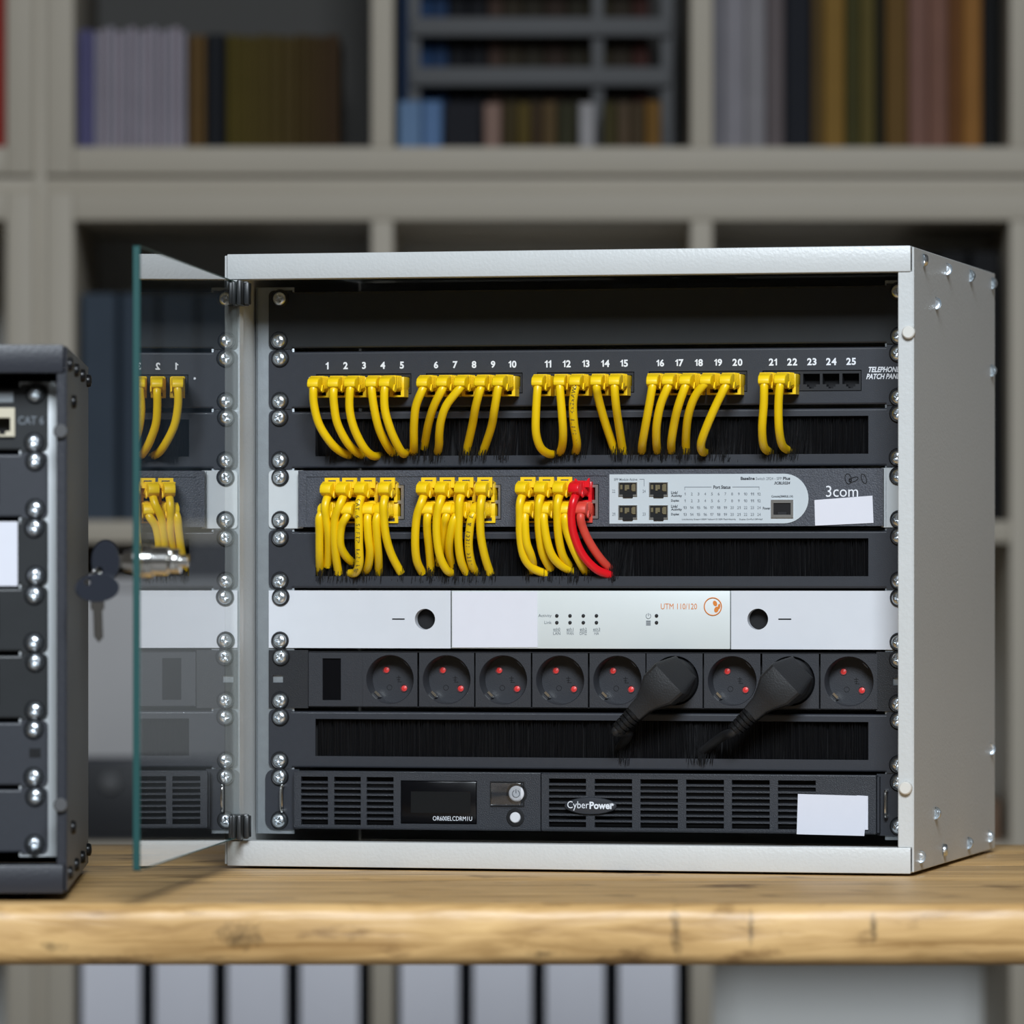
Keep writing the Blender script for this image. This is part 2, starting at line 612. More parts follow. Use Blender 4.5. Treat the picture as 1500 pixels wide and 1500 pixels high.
LX = bx(67)
ZB = Z_LOWTOP - (2 * OP + 4 * CH + 3 * DV)
FZ2 = ZB
bookcase(LX, 5, ZB, 4, 'pale bookcase with the row of white-labelled binders, behind the grey cabinet')
UPZ = bz(256)
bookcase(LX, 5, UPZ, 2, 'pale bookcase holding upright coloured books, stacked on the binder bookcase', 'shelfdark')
LW = 2 * OP + 2 * CW + DV
bookcase(bx(50) - LW, 2, ZB, 4, 'lower pale bookcase beside the binder bookcase, beyond the black cabinet')
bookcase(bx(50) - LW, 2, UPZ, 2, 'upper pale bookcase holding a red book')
for n, (a, b, c, d, lb) in enumerate([
        (LX, LX + 1.8, Z_LOWTOP, UPZ, 'pale filler strip lying between the stacked binder and book bookcases'),
        (bx(50) - LW, bx(50), Z_LOWTOP, UPZ, 'pale filler strip between the two bookcases beside the black cabinet'),
        (bx(50), LX, ZB, 1.2, 'upright pale filler strip between neighbouring bookcases')]):
    o = MB().rbox(a, b, BY + 0.012, BY + 0.38, c, d, 0.001).build('filler_strip', 'shelf')
    tag(o, lb, 'filler strip')

bookmats = {}


def bookmat(c):
    if c not in bookmats:
        bookmats[c] = mat('book_cover', tuple(q * (0.72 if max(c) > 0.1 else 0.9) for q in c), 0.65, spec=0.12, vary=0.12, vscale=25)
    return bookmats[c]


def book(px0, px1, zb, h, col, label, group, depth=0.19, front=0.03, name='book', cat='book'):
    a, b = bx(px0), bx(px1) - 0.0008
    o = MB()
    t = min(0.002, (b - a) * 0.25)
    # cover: two boards and a spine
    o.prism([(a, depth), (a, 0.002), (a + 0.002, 0), (b - 0.002, 0), (b, 0.002), (b, depth), (b - t, depth), (b - t, 0.003), (a + t, 0.003), (a + t, depth)],
            0, h, axis='z')
    ob = o.build(name, bookmat(col), None, 25, (0, BY + front, zb))
    MB().box(a + t, b - t, 0.003, depth - 0.003, 0.003, h - 0.004).build('pages', 'pages', ob)
    tag(ob, label, cat, group)
    return ob


ZU = UPZ + OP              # floor of the upper cells
random.seed(3)
x = 113
for i in range(3):
    book(x, x + 8, ZU, 0.130 + 0.002 * (i % 2), (0.16, 0.15, 0.30), 'thin violet booklet standing against the bookcase side panel', 'violet booklets', front=0.02)
    x += 8
i = 0
while x < 268:
    wd = 9 + (i * 5) % 4
    book(x, x + wd, ZU, 0.129 + 0.0025 * (i % 3), (0.37 + 0.03 * (i % 2), 0.345, 0.39), 'pale lilac booklet in the row beside the violet booklets', 'pale lilac booklets', front=0.018)
    x += wd
    i += 1
x = 275
for i in range(2):
    book(x, x + 12, ZU, 0.126, (0.16, 0.09, 0.03), 'brown book standing between lilac booklets and a black book', 'brown books by the lilac booklets', front=0.03)
    x += 12.5
book(301, 328, ZU, 0.127, (0.008, 0.009, 0.012), 'thick black book between brown and dark olive books', 'black upper-shelf books', front=0.03)
x = 330
i = 0
while x < 492:
    wd = 14 + (i * 7) % 6
    book(x, x + wd, ZU, 0.127 - 0.001 * (i % 3), (0.085 - 0.004 * i, 0.062 - 0.004 * i, 0.010), 'dark olive book in the row beside a thick black book', 'dark olive books', front=0.035)
    x += wd + 0.5
    i += 1
# middle cell: tall books behind a grey grid organiser, low books in front
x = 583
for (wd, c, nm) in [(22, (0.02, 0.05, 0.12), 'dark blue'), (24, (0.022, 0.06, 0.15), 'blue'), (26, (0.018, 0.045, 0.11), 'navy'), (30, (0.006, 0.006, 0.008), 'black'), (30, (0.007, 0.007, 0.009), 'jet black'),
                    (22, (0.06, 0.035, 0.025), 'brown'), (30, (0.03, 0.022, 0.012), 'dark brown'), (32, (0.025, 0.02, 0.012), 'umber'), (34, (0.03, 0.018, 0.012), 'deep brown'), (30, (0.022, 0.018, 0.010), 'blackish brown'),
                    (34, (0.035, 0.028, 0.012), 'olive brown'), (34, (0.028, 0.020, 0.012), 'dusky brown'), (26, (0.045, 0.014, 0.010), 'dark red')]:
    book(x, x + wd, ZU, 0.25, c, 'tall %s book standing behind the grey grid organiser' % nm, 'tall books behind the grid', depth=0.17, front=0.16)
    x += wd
t = link('grid_organiser', None, None, (0, BY + 0.11, ZU))
tag(t, 'grey grid organiser with crossing bars in front of tall books', 'organiser')
for zc in (0.087, 0.143, 0.20):
    MB().rbox(bx(600), bx(985), 0, 0.012, zc - 0.0105, zc + 0.0105, 0.002).build('crossbar', 'trayplastic', t)
for xc in (604, 878, 981):
    MB().rbox(bx(xc) - 0.007, bx(xc) + 0.007, 0.012, 0.03, 0, 0.215, 0.002).build('upright', 'trayplastic', t)
for (a, b, c, nm, h) in [(583, 618, (0.16, 0.26, 0.42), 'sky blue', .052), (619, 648, (0.13, 0.23, 0.42), 'bright blue', .052), (650, 706, (0.012, 0.012, 0.016), 'black', .05), (709, 735, (0.30, 0.19, 0.15), 'salmon', .049), (738, 757, (0.05, 0.035, 0.012), 'dark brown', .05),
                         (758, 778, (0.11, 0.075, 0.015), 'mustard brown', .05), (779, 795, (0.05, 0.03, 0.015), 'umber', .05), (796, 816, (0.12, 0.075, 0.03), 'tan brown', .051), (817, 845, (0.03, 0.028, 0.012), 'dark olive', .05), (849, 873, (0.42, 0.40, 0.40), 'pale grey', .05),
                         (884, 905, (0.05, 0.04, 0.012), 'olive', .05), (906, 924, (0.09, 0.06, 0.035), 'taupe', .05), (925, 945, (0.06, 0.04, 0.02), 'coffee brown', .05), (946, 970, (0.20, 0.10, 0.02), 'orange brown', .052)]:
    book(a, b, ZU, h, c, 'low %s book in front of the grey grid organiser' % nm, 'low books before the grid', depth=0.08, front=0.02)
for (a, b, c, nm) in [(1046, 1062, (0.22, 0.21, 0.23), 'mid grey'), (1062, 1094, (0.31, 0.29, 0.31), 'light grey'), (1094, 1124, (0.30, 0.28, 0.29), 'warm grey'), (1125, 1151, (0.16, 0.13, 0.13), 'grey brown'),
                      (1152, 1190, (0.012, 0.013, 0.018), 'black'), (1191, 1208, (0.09, 0.055, 0.018), 'dark ochre'), (1208, 1240, (0.27, 0.15, 0.03), 'ochre yellow'), (1241, 1262, (0.05, 0.045, 0.012), 'dark olive'),
                      (1262, 1284, (0.10, 0.075, 0.018), 'olive'), (1285, 1298, (0.02, 0.018, 0.010), 'blackish olive'), (1299, 1332, (0.16, 0.085, 0.02), 'bronze brown'), (1333, 1362, (0.24, 0.12, 0.09), 'dusty pink'), (1362, 1392, (0.24, 0.115, 0.08), 'rose brown'),
                      (1393, 1412, (0.18, 0.07, 0.02), 'rust brown'), (1412, 1441, (0.34, 0.15, 0.035), 'orange')]:
    book(a, b, ZU, 0.29 + 0.004 * ((a * 7) % 5), c, 'tall %s book filling the cell beside the grid organiser' % nm, 'tall books in the full cell', front=0.02, depth=0.24)
book(1441, 1474, ZU, 0.27, (0.006, 0.006, 0.006), 'black book form standing in for the dark gap ending the full cell', 'tall books in the full cell', front=0.10, depth=0.2)  # added near-black book form, stands in for the dark gap
book(-18, 8, ZU, 0.26, (0.34, 0.035, 0.025), 'red book standing in the neighbouring upper bookcase', 'red book', front=0.01, depth=0.24)
Z1 = Z_LOWTOP - OP - CH           # top row of the lower bookcase
Z2 = Z1 - DV - CH
Z3 = Z2 - DV - CH


def binder(px0, px1, zb, h, col, label, group, labelled=True, front=0.03, depth=0.28):
    a, b = bx(px0), bx(px1) - 0.001
    bm_ = MB().prism([(a, depth), (a, 0.006), (a + 0.003, 0.001), ((a + b) / 2, 0), (b - 0.003, 0.001), (b, 0.006), (b, depth), (b - 0.003, depth), (b - 0.003, 0.006), (a + 0.003, 0.006), (a + 0.003, depth)], 0, h, axis='z')
    o = bm_.build('ring_binder', bookmat(col), None, 30, (0, BY + front, zb))
    if labelled:
        MB().rbox(a + 0.007, b - 0.007, -0.0012, 0.0012, 0.075, h - 0.02, 0.0004).build('spine_label', 'paper', o)
    cu = (a + b) / 2
    if labelled:
        MB().lathe([(0.011, 0.0), (0.011, 0.0015), (0.014, 0.0015), (0.014, 0.0)], 18, Matrix.Translation((cu, -0.0002, 0.04)) @ Matrix.Rotation(math.pi / 2, 4, 'X')).build('finger_ring', 'chrome', o)
    MB().box(a + 0.008, b - 0.008, 0.02, depth - 0.02, 0.004, h - 0.012).build('papers', 'pages', o)
    tag(o, label, 'binder', group)
    return o


for c0 in (108.5, 577):
    for i in range(4):
        binder(c0 + i * 107, c0 + i * 107 + 105, Z3, 0.315, (0.010, 0.011, 0.015), 'black ring binder with a white spine label below the table edge', 'white-labelled binders in the lowest visible row')
for i, (a, b) in enumerate([(112, 168), (170, 226), (228, 284), (286, 342), (344, 400)]):
    binder(a, b, Z1, 0.254, (0.058, 0.078, 0.105) if i % 2 == 0 else (0.042, 0.057, 0.078), 'dark blue ring binder behind the glass door and black cabinet', 'blue binders above the grey box', labelled=False, front=0.06)
for i, (a, b) in enumerate([(1330, 1376), (1378, 1424), (1426, 1472)]):
    binder(a, b, Z1, 0.30, (0.010, 0.010, 0.011), 'black ring binder behind the upper rear edge of the grey cabinet', 'black binders behind the cabinet', labelled=False, front=0.05)
t = link('drawer_box', None, None, (bx(112), BY + 0.02, Z2))
tag(t, 'low black drawer box with a round knob under the grey storage box', 'drawer box')
MB().rbox(0, 0.31, 0.006, 0.3, 0, 0.093, 0.003).build('body', 'blackcab', t)
dr = MB().rbox(0.006, 0.304, 0, 0.006, 0.006, 0.087, 0.002).build('drawer_front', 'blackplastic', t)
MB().lathe([(0.012, -0.004), (0.012, 0.0), (0.010, 0.003), (0, 0.004)], 18, Matrix.Translation((0.036, -0.003, 0.066)) @ Matrix.Rotation(math.pi / 2, 4, 'X')).build('knob', 'trayplastic', dr)
t = link('storage_box', None, None, (bx(112), BY + 0.03, Z2 + 0.0932))
tag(t, 'plain light grey storage box standing on the black drawer box', 'box')
MB().rbox(0, 0.30, 0, 0.28, 0, 0.185, 0.003).build('body', mat('box_grey', (0.46, 0.45, 0.45), 0.6, vary=0.05, vscale=12), t)
MB().rbox(-0.002, 0.302, -0.002, 0.282, 0.1851, 0.20, 0.002).build('lid', mat('box_lid_grey', (0.40, 0.39, 0.39), 0.6), t)
t = link('cardboard_box', None, None, (bx(1380), BY + 0.03, Z2))
tag(t, 'small brown cardboard box behind the lower rear corner of the grey cabinet', 'box')
MB().rbox(0, 0.066, 0, 0.2, 0, 0.040, 0.001).build('body', 'brown_card', t)
MB().rbox(-0.001, 0.067, -0.001, 0.201, 0.0402, 0.046, 0.001).build('lid', 'brown_card', t)

# ------------------------------------------------------------------ table
TY0, TY1 = 3.862 - D0, 4.712 - D0
t = link('work_table', None, None, (0, TY0, 0))
tag(t, 'worn wooden work table with thick plank top carrying both cabinets', 'table')
random.seed(11)
edges = [0, 0.288, 0.512, 0.690, 0.85]
for i in range(4):
    a, b = edges[i], edges[i + 1] - 0.0012
    if i == 0:
        # front plank with a worn, slightly uneven rounded edge
        vs, fs = [], []
        N = 260
        for q in range(N + 1):
            xx = -1.15 + 2.3 * q / N
            j = 0.0016 * math.sin(xx * 37 + 2 * math.sin(xx * 11)) + random.uniform(-0.0012, 0.0012)
            k = 0.0015 * math.sin(xx * 23 + 1) + random.uniform(-0.001, 0.001)
            prof = [(b, 0), (0.016, 0), (0.009 + j, -0.0004), (0.004 + j, -0.0022), (0.0012 + j * .6, -0.006), (j * .4, -0.011), (j * .5, -0.022), (k, -0.033), (0.0025 + k, -0.0375), (0.007 + k, -0.0402), (0.014, -0.0408), (b, -0.0408)]
            vs += [(xx, p[0], p[1]) for p in prof]
        m = 12
        for q in range(N):
            for p in range(m):
                fs.append((q * m + p, q * m + (p + 1) % m, (q + 1) * m + (p + 1) % m, (q + 1) * m + p))
        fs += [tuple(range(m))[::-1], tuple(N * m + p for p in range(m))]
        MB().add(vs, fs).build('plank', 'wood', t, 60)
    else:
        MB().rbox(-1.15, 1.15, a, b, -0.0405, -0.0003 * (i % 2), 0.0012).build('plank', 'wood', t)
for sx in (-1.02, 0.94):
    for sy in (0.06, 0.71):
        MB().rbox(sx, sx + 0.08, sy, sy + 0.08, ZB, -0.0408, 0.003).build('leg', 'wood', t)
for sx in (-0.99, 0.968):
    MB().rbox(sx, sx + 0.022, 0.1405, 0.7095, -0.14, -0.0409, 0.002).build('apron', 'wood', t)
for o in bpy.data.objects:
    if o.name == 'floor':
        o.location.z = ZB - FZ
    if o.name == 'wall_back':
        o.location.z = ZB - FZ

# ------------------------------------------------------------------ shared small hardware
def screw_mesh():
    # pan head with a cross recess, axis -y, origin on the mounting surface
    R, H = 0.0053, 0.0030
    nr, na = 13, 44
    vs, fs = [], []
    def h(r, a):
        x, y = r * math.cos(a), r * math.sin(a)
        z = H * (1 - (r / R) ** 3.2) ** 0.6 if r < R else 0
        arm = 0.00062
        L = 0.0030
        d = 0
        if (abs(x) < arm and abs(y) < L) or (abs(y) < arm and abs(x) < L):
            d = 0.0016 * (1 - 0.45 * max(abs(x), abs(y)) / L)
        elif r < 0.0013:
            d = 0.0012
        return z - d
    for i in range(nr + 1):
        r = R * (i / nr)
        for k in range(na):
            a = 2 * math.pi * k / na + 0.35
            a2 = a - 0.35
            vs.append((r * math.cos(a), -h(r, a2), r * math.sin(a)))
    for i in range(nr):
        for k in range(na):
            fs.append((i * na + k, i * na + (k + 1) % na, (i + 1) * na + (k + 1) % na, (i + 1) * na + k))
    return MB().add(vs, fs).mesh('screw', 'screw', 40)


TOY = Matrix.Rotation(math.pi / 2, 4, 'X')     # z axis -> -y
SCREW = screw_mesh()
WASH = MB().lathe([(0.0042, 0.0004), (0.0050, 0.0016), (0.0058, 0.0019), (0.0066, 0.0012), (0.0068, 0.0)], 28, TOY).mesh('washer', 'washer', 60)
CAP = MB().lathe([(0.0046, 0.0), (0.0046, 0.0018), (0.0040, 0.0028), (0.0024, 0.0033), (0.0018, 0.0031), (0.0017, 0.0020), (0, 0.0020)], 22).mesh('side_screw', 'screw', 40)
CAPB = CAP.copy()
CAPB.materials.clear()
CAPB.materials.append(M['blackscrew'])


def rack_screws(root, xs=(-0.2325, 0.2325), v=0.0):
    for sx in xs:
        for z in (0.00635, U - 0.00635):
            s_ = link('screw', SCREW, root, (sx + random.uniform(-.0006, .0006), v - 0.0012, z + random.uniform(-.0004, .0004)), (0, random.uniform(0, 3), 0))
            link('washer', WASH, s_, (-0.0003, 0.0011, 0))


def ear_prof(sgn, a, b, z0, z1, r=0.004):
    pts = []
    for (cx, cz, a0) in ((b - r, z1 - r, 0), (b - r, z0 + r, -90)):
        q = []
        for k in range(5):
            an = math.radians(a0 + 90 - k * 22.5)
            q.append((cx + r * math.cos(an), cz + r * math.sin(an)))
        pts += q
    pts += [(a, z0), (a, z1)]
    return [(sgn * p[0], p[1]) for p in pts]


def folded(mb, u0, u1, z0, z1, holes=(), r=0.0016, v=0.0, back=0.012):
    # sheet front with rounded folds running back along the top and the bottom edge
    mb.plate(u0, u1, z0 + r, z1 - r, v, v + 0.0013, holes)
    for (zc, sg) in ((z1 - r, 1), (z0 + r, -1)):
        prof = []
        for k in range(6):
            a = math.radians(90 * k / 5)
            prof.append((v + r - r * math.cos(a), zc + sg * r * math.sin(a)))
        prof += [(v + back, zc + sg * r), (v + back, zc + sg * (r - 0.001)), (v + r + 0.001, zc + sg * (r - 0.001)), (v + 0.0013, zc)]
        vs = [(u0, *p) for p in prof] + [(u1, *p) for p in prof]
        n = len(prof)
        fs = [(i, (i + 1) % n, n + (i + 1) % n, n + i) for i in range(n)]
        fs += [tuple(range(n)), tuple(range(n, 2 * n))[::-1]]
        mb.add(vs, fs)
    return mb


def sheet_panel(root, name, material, holes=(), z0=0.0009, z1=U - 0.0017, notch=0.2235):
    mb = MB()
    folded(mb, -notch, notch, z0, z1, holes)
    for sg in (-1, 1):
        mb.prism(ear_prof(sg, notch, 0.2413, 0.0004, U - 0.0004), 0.0, 0.0015, axis='y')
    return mb.build(name, material, root)


# ------------------------------------------------------------------ grey cabinet
HW, VF, VB = 0.2552, -0.0718, 0.3143
ZB0, ZT0 = -0.02457, 0.42303
cab = rackempty('rack_cabinet', 0)
tag(cab, 'light grey steel rack cabinet with open glass door, filled with network equipment', 'rack cabinet')
TK = 0.0016
for sg in (-1, 1):
    mb = MB()
    a, b = sorted((sg * (HW - TK), sg * HW))
    mb.rbox(a, b, VF + 0.0015, VB, ZB0 + 0.001, ZT0 - 0.001, 0.0005, 1)
    a, b = sorted((sg * (HW - 0.0115), sg * (HW - TK * .6)))
    mb.rbox(a, b, VF + 0.0015, VF + 0.0035, ZB0 + 0.0185, ZT0 - 0.0185, 0.0005, 1)
    a, b = sorted((sg * (HW - 0.0115), sg * (HW - 0.0103)))
    mb.rbox(a, b, VF + 0.002, VF + 0.012, ZB0 + 0.0185, ZT0 - 0.0185, 0.0004, 1)
    mb.build('side_panel', 'grey', cab)
tw = HW - TK - 0.0006
mb = MB().rbox(-tw, tw, VF, VF + 0.0022, ZT0 - 0.0185, ZT0, 0.0008)
mb.rbox(-tw, tw, VF + 0.001, VB, ZT0 - 0.0018, ZT0 - 0.0002, 0.0005, 1)
mb.rbox(-tw, tw, VF + 0.001, VF + 0.016, ZT0 - 0.0185, ZT0 - 0.0172, 0.0004, 1)
mb.build('top_panel', 'grey', cab)
mb = MB().rbox(-tw, tw, VF, VF + 0.0022, ZB0, ZB0 + 0.0185, 0.0008)
mb.rbox(-tw, tw, VF + 0.001, VB, ZB0 + 0.0002, ZB0 + 0.0018, 0.0005, 1)
mb.rbox(-tw, tw, VF + 0.001, VF + 0.016, ZB0 + 0.0172, ZB0 + 0.0185, 0.0004, 1)
mb.build('bottom_panel', 'grey', cab)
MB().rbox(-tw, tw, VB - 0.002, VB - 0.0004, ZB0 + 0.002, ZT0 - 0.002, 0.0003, 1).build('back_panel', 'grey', cab)
for sg in (-1, 1):
    mb = MB()
    a, b = sorted((sg * 0.2515, sg * 0.222))
    mb.rbox(a, b, 0.0016, 0.0034, -0.004, 9 * U + 0.002, 0.0006)
    a, b = sorted((sg * 0.2515, sg * 0.2497))
    mb.rbox(a, b, 0.0016, 0.03, -0.004, 9 * U + 0.002, 0.0005, 1)
    mb.build('mounting_rail', 'zinc', cab)
for i in range(2):
    a = au(897 + 94 * i, 0.28)
    MB().rbox(a, a + 0.044, 0.225, 0.300, ZT0 - 0.0032, ZT0 - 0.0019, 0.0004, 1).build('knockout_plate', 'earlight', cab)
    a = au(897 + 94 * i, 0.311)
    MB().rbox(a, a + 0.044, VB - 0.0035, VB - 0.0021, ZT0 - 0.0130, ZT0 - 0.0050, 0.0004, 1).build('knockout_plate', 'earlight', cab)


def sideat(px, py, u):
    x = px - 750
    v = (x * (D0 - u * ST) - F * (X0 + u * CT)) / (F * ST - x * CT)
    D = D0 - u * ST + v * CT
    return v, (YH - py) * D / F + 0.18894


TOX = Matrix.Rotation(math.pi / 2, 4, 'Y')
for (px, py) in [(1352, 381), (1386, 394), (1420, 404), (1452, 415), (1370, 444), (1451, 543), (1450, 1097), (1369, 1191), (1347, 1255), (1382, 1245), (1417, 1235), (1448, 1225)]:
    v, z = sideat(px, py, HW)
    link('side_screw', CAP, cab, (HW, v, z), (0, math.pi / 2, random.uniform(0, 2)))
for (px, py) in [(1330.5, 486.5), (1326, 1154.5)]:
    u, v, z = at(px, py, VF - 0.002)
    o = MB().lathe([(0, 0.0042), (0.0038, 0.0042), (0.0046, 0.0034), (0.0048, 0.0), ], 24, TOY).build('bumper', 'rubber', cab, 40, (u, VF + 0.0013, z))
    o['label'] = 'white round rubber bumper'
for sx in (-0.22, 0.22):
    for sy in (VF + 0.04, VB - 0.04):
        MB().lathe([(0, -0.0014), (0.008, -0.0014), (0.0085, 0), (0, 0)], 18, Matrix.Translation((sx, sy, ZB0))).build('foot', 'washer', cab)

# glass door, hinged on the cabinet's front edge and swung open towards the viewer
DU, DVv = au(353.5, VF), VF - 0.004
DA = math.atan2(0.086, 1.0)           # world angle of the open door off the viewing direction
DL, DZ0, DZ1 = 0.490, EYE - 0.192 - RZ, EYE + 0.2125 - RZ
# door frame: x from hinge to free edge, y = 0 inner face, z up; in cabinet coordinates
rotz = math.atan2(-math.cos(DA), -math.sin(DA)) + TH
door = MB().rbox(0, DL, -0.005, 0, DZ0, DZ1, 0.0006, 1).build('glass_door', 'glass', cab, 0, (DU, DVv, 0), (0, 0, rotz))
door['label'] = 'clear glass door with green edges'
e_ = MB().rbox(DL + 0.00002, DL + 0.0009, -0.0048, -0.0002, DZ0, DZ1, 0.0003, 1)
e_.rbox(0.0205, DL, -0.0048, -0.0002, DZ1 + 0.00002, DZ1 + 0.0004, 0.0001, 1)
e_.rbox(0.0205, DL, -0.0048, -0.0002, DZ0 - 0.0004, DZ0 - 0.00002, 0.0001, 1)
e_.build('ground_edge', 'glassedge', door)['label'] = 'green ground edge of the glass'
for (z0, z1) in ((DZ1 - 0.0165, DZ1 + 0.0015), (DZ0 - 0.0015, DZ0 + 0.0165)):
    mb = MB().rbox(-0.003, 0.020, -0.0085, -0.0052, z0, z1, 0.001)
    mb.rbox(-0.003, 0.020, 0.0002, 0.0035, z0, z1, 0.001)
    mb.rbox(-0.006, -0.0004, -0.0085, 0.0062, z0, z1, 0.001)
    mb.rbox(-0.008, 0.006, 0.0036, 0.0075, z0 + 0.001, z1 - 0.001, 0.001)
    mb.build('hinge_clamp', 'gloss', door)
LXd, LZ = DL - 0.030, EYE + 0.0085 - RZ
mb = MB()
TP = Matrix.Translation((LXd, 0, LZ)) @ Matrix.Rotation(-math.pi / 2, 4, 'X')       # z -> +y (inner side)
TN = Matrix.Translation((LXd, -0.005, LZ)) @ Matrix.Rotation(math.pi / 2, 4, 'X')   # z -> -y (outer side)
mb.lathe([(0, 0.0), (0.011, 0.0), (0.011, 0.004), (0.0095, 0.0045), (0.0095, 0.014), (0.008, 0.015), (0.008, 0.022), (0.004, 0.0225), (0.004, 0.027), (0, 0.0275)], 24, TP)
mb.lathe([(0, 0.0), (0.0115, 0.0), (0.0115, 0.0035), (0.0085, 0.0045), (0.0070, 0.0105), (0, 0.0108)], 24, TN)
mb.build('lock_cylinder', 'chrome', door)
MB().rbox(LXd - 0.006, LXd + 0.022, 0.0165, 0.019, LZ - 0.006, LZ + 0.006, 0.001).build('lock_cam', 'chrome', door)

# keys: world frame taken from the door's lock
dm = RACK @ Matrix.Translation((DU, DVv, 0)) @ Matrix.Rotation(rotz, 4, 'Z')
lock = dm @ Vector((LXd, -0.0158, LZ))


def key_obj(loc, rot, label, shaft):
    t = link('key', None, None, loc, rot)
    tag(t, label, 'key')
    # bow in the local x-z plane, pointing along -x from the lock; blade along +x
    mb = MB()
    n = 28
    A, B, T = 0.0092, 0.0138, 0.0016
    vs = []
    for y in (-T, T):
        for (ra, rb) in ((A, B), (0.0022, 0.0022)):
            for k in range(n):
                a = 2 * math.pi * k / n
                off = -0.0095 if ra == A else -0.0135
                vs.append((off + ra * math.cos(a), y, rb * math.sin(a) + (0 if ra == A else -0.006)))
    fs = []
    for k in range(n):
        j = (k + 1) % n
        fs += [(k, j, n + j, n + k), (2 * n + k, 3 * n + k, 3 * n + j, 2 * n + j), (k, 2 * n + k, 2 * n + j, j), (n + k, n + j, 3 * n + j, 3 * n + k)]
    mb.add(vs, fs).build('bow', 'key', t, 30)
    MB().prism([(-0.002, -0.0042), (0.004, -0.0042), (0.0055, -0.0028), (shaft - .004, -0.0028), (shaft - .002, -0.0015), (shaft, 0.0), (shaft - .003, 0.0028), (0.0055, 0.0028), (0.004, 0.0042), (-0.002, 0.0042)], -0.0009, 0.0009, axis='y').build('blade', 'chrome', t)
    return t


DIRN = (dm.to_3x3() @ Vector((0, -1, 0)))
key_obj(lock + DIRN * 0.002, (0, 0, math.atan2(-DIRN.y, -DIRN.x)), 'black-bowed key inserted in the glass door lock', 0.004)
ring_c = lock + DIRN * 0.0175 + Vector((0, -0.002, -0.0115))
o = MB()
o.tube([(0.0058 * math.cos(a) * 0.5, 0.002 * math.sin(a * 2), 0.0062 * math.sin(a)) for a in [2 * math.pi * k / 24 for k in range(25)]], 0.0006, 8)
o = o.build('key_ring', 'chrome', None, 60, ring_c)
tag(o, 'small steel ring joining the two keys at the door lock', 'key ring')
k2 = key_obj(ring_c + Vector((0.001, -0.006, -0.0155)), (0, math.radians(88), math.radians(15)), 'spare black-bowed key hanging below the lock from a ring', 0.026)
k2.scale = (1, 1, 1.05)

# ------------------------------------------------------------------ rack units, top to bottom
# 8: blank panel
r = rackempty('blank_panel', 8)
tag(r, 'glossy black blank panel above the numbered patch panel', 'blank panel')
sheet_panel(r, 'faceplate', 'gloss')
rack_screws(r)

# 7: patch panel
PK = 7
pp = rackempty('network_patch_panel', PK)
tag(pp, 'black patch panel with ports numbered 1 to 25 and white lettering', 'patch panel')
groups = [(463, 602.5, 548.5, 578), (624, 765.5, 547, 577.5), (786.5, 929, 545.5, 576.5), (950.5, 1094.5, 544, 575), (1117, 1262, 542.5, 573.5)]
nums = [478.5, 505.5, 532.5, 560, 588, 638, 666, 693.7, 721.5, 750, 802, 829.5, 857.5, 886, 913.5, 966.5, 994.5, 1023, 1051.3, 1079.5, 1131.5, 1159.7, 1188.5, 1217, 1246]
zo = PK * U
holes = []
for (a, b, c, d) in groups:
    holes.append((au(a), au(b), at(a, d)[2] - zo, at(a, c)[2] - zo))
zc = sum(h[2] + h[3] for h in holes) / 10
holes = [(h[0], h[1], zc - 0.0077, zc + 0.0077) for h in holes]
sheet_panel(pp, 'faceplate', 'black', holes)
jackpos = []
for gi, h in enumerate(holes):
    jh = []
    for i in range(5):
        ju = au(nums[gi * 5 + i])
        jackpos.append(ju)
        jh += [(ju - 0.0062, ju + 0.0062, zc - 0.0026, zc + 0.0052), (ju - 0.0034, ju + 0.0034, zc - 0.0044, zc - 0.0026), (ju - 0.0018, ju + 0.0018, zc - 0.0056, zc - 0.0044)]
    blk = MB().plate(h[0] + 0.0006, h[1] - 0.0006, h[2] + 0.0006, h[3] - 0.0006, 0.0006, 0.010, jh).build('jack_block', 'jack', pp)
    MB().box(h[0], h[1], 0.012, 0.03, h[2], h[3]).build('block_housing', 'dark', blk)
tx = MB()
for i, n in enumerate(nums):
    u = au(n)
    wd = 0.0042 if i < 9 else 0.0098
    if n in (802,):
        wd = 0.0088
    z = zc + 0.0112
    put_text(tx, str(i + 1), u - wd / 2 + .0004, u + wd / 2 + .0004, z, z + 0.0053, -0.00015, 0.035, keep=True)
a = au(1272.5)
put_text(tx, 'TELEPHONE', a, a + 0.0232, zc + 0.0058, zc + 0.0098, -0.00015, 0.03, 0.3)
put_text(tx, 'PATCH PANEL', a - 0.0018, a + 0.0248, zc + 0.0008, zc + 0.0048, -0.00015, 0.03, 0.3)
u, v, z = at(454, 554)
tx.lathe([(0, 0.0002), (0.0009, 0.0002)], 12, Matrix.Translation((u, 0, z - zo)) @ TOY)
tx.build('printed_lettering', 'print', pp, 0)
rack_screws(pp)

# brush panels
WU0, WU1 = au(462), au(1272)


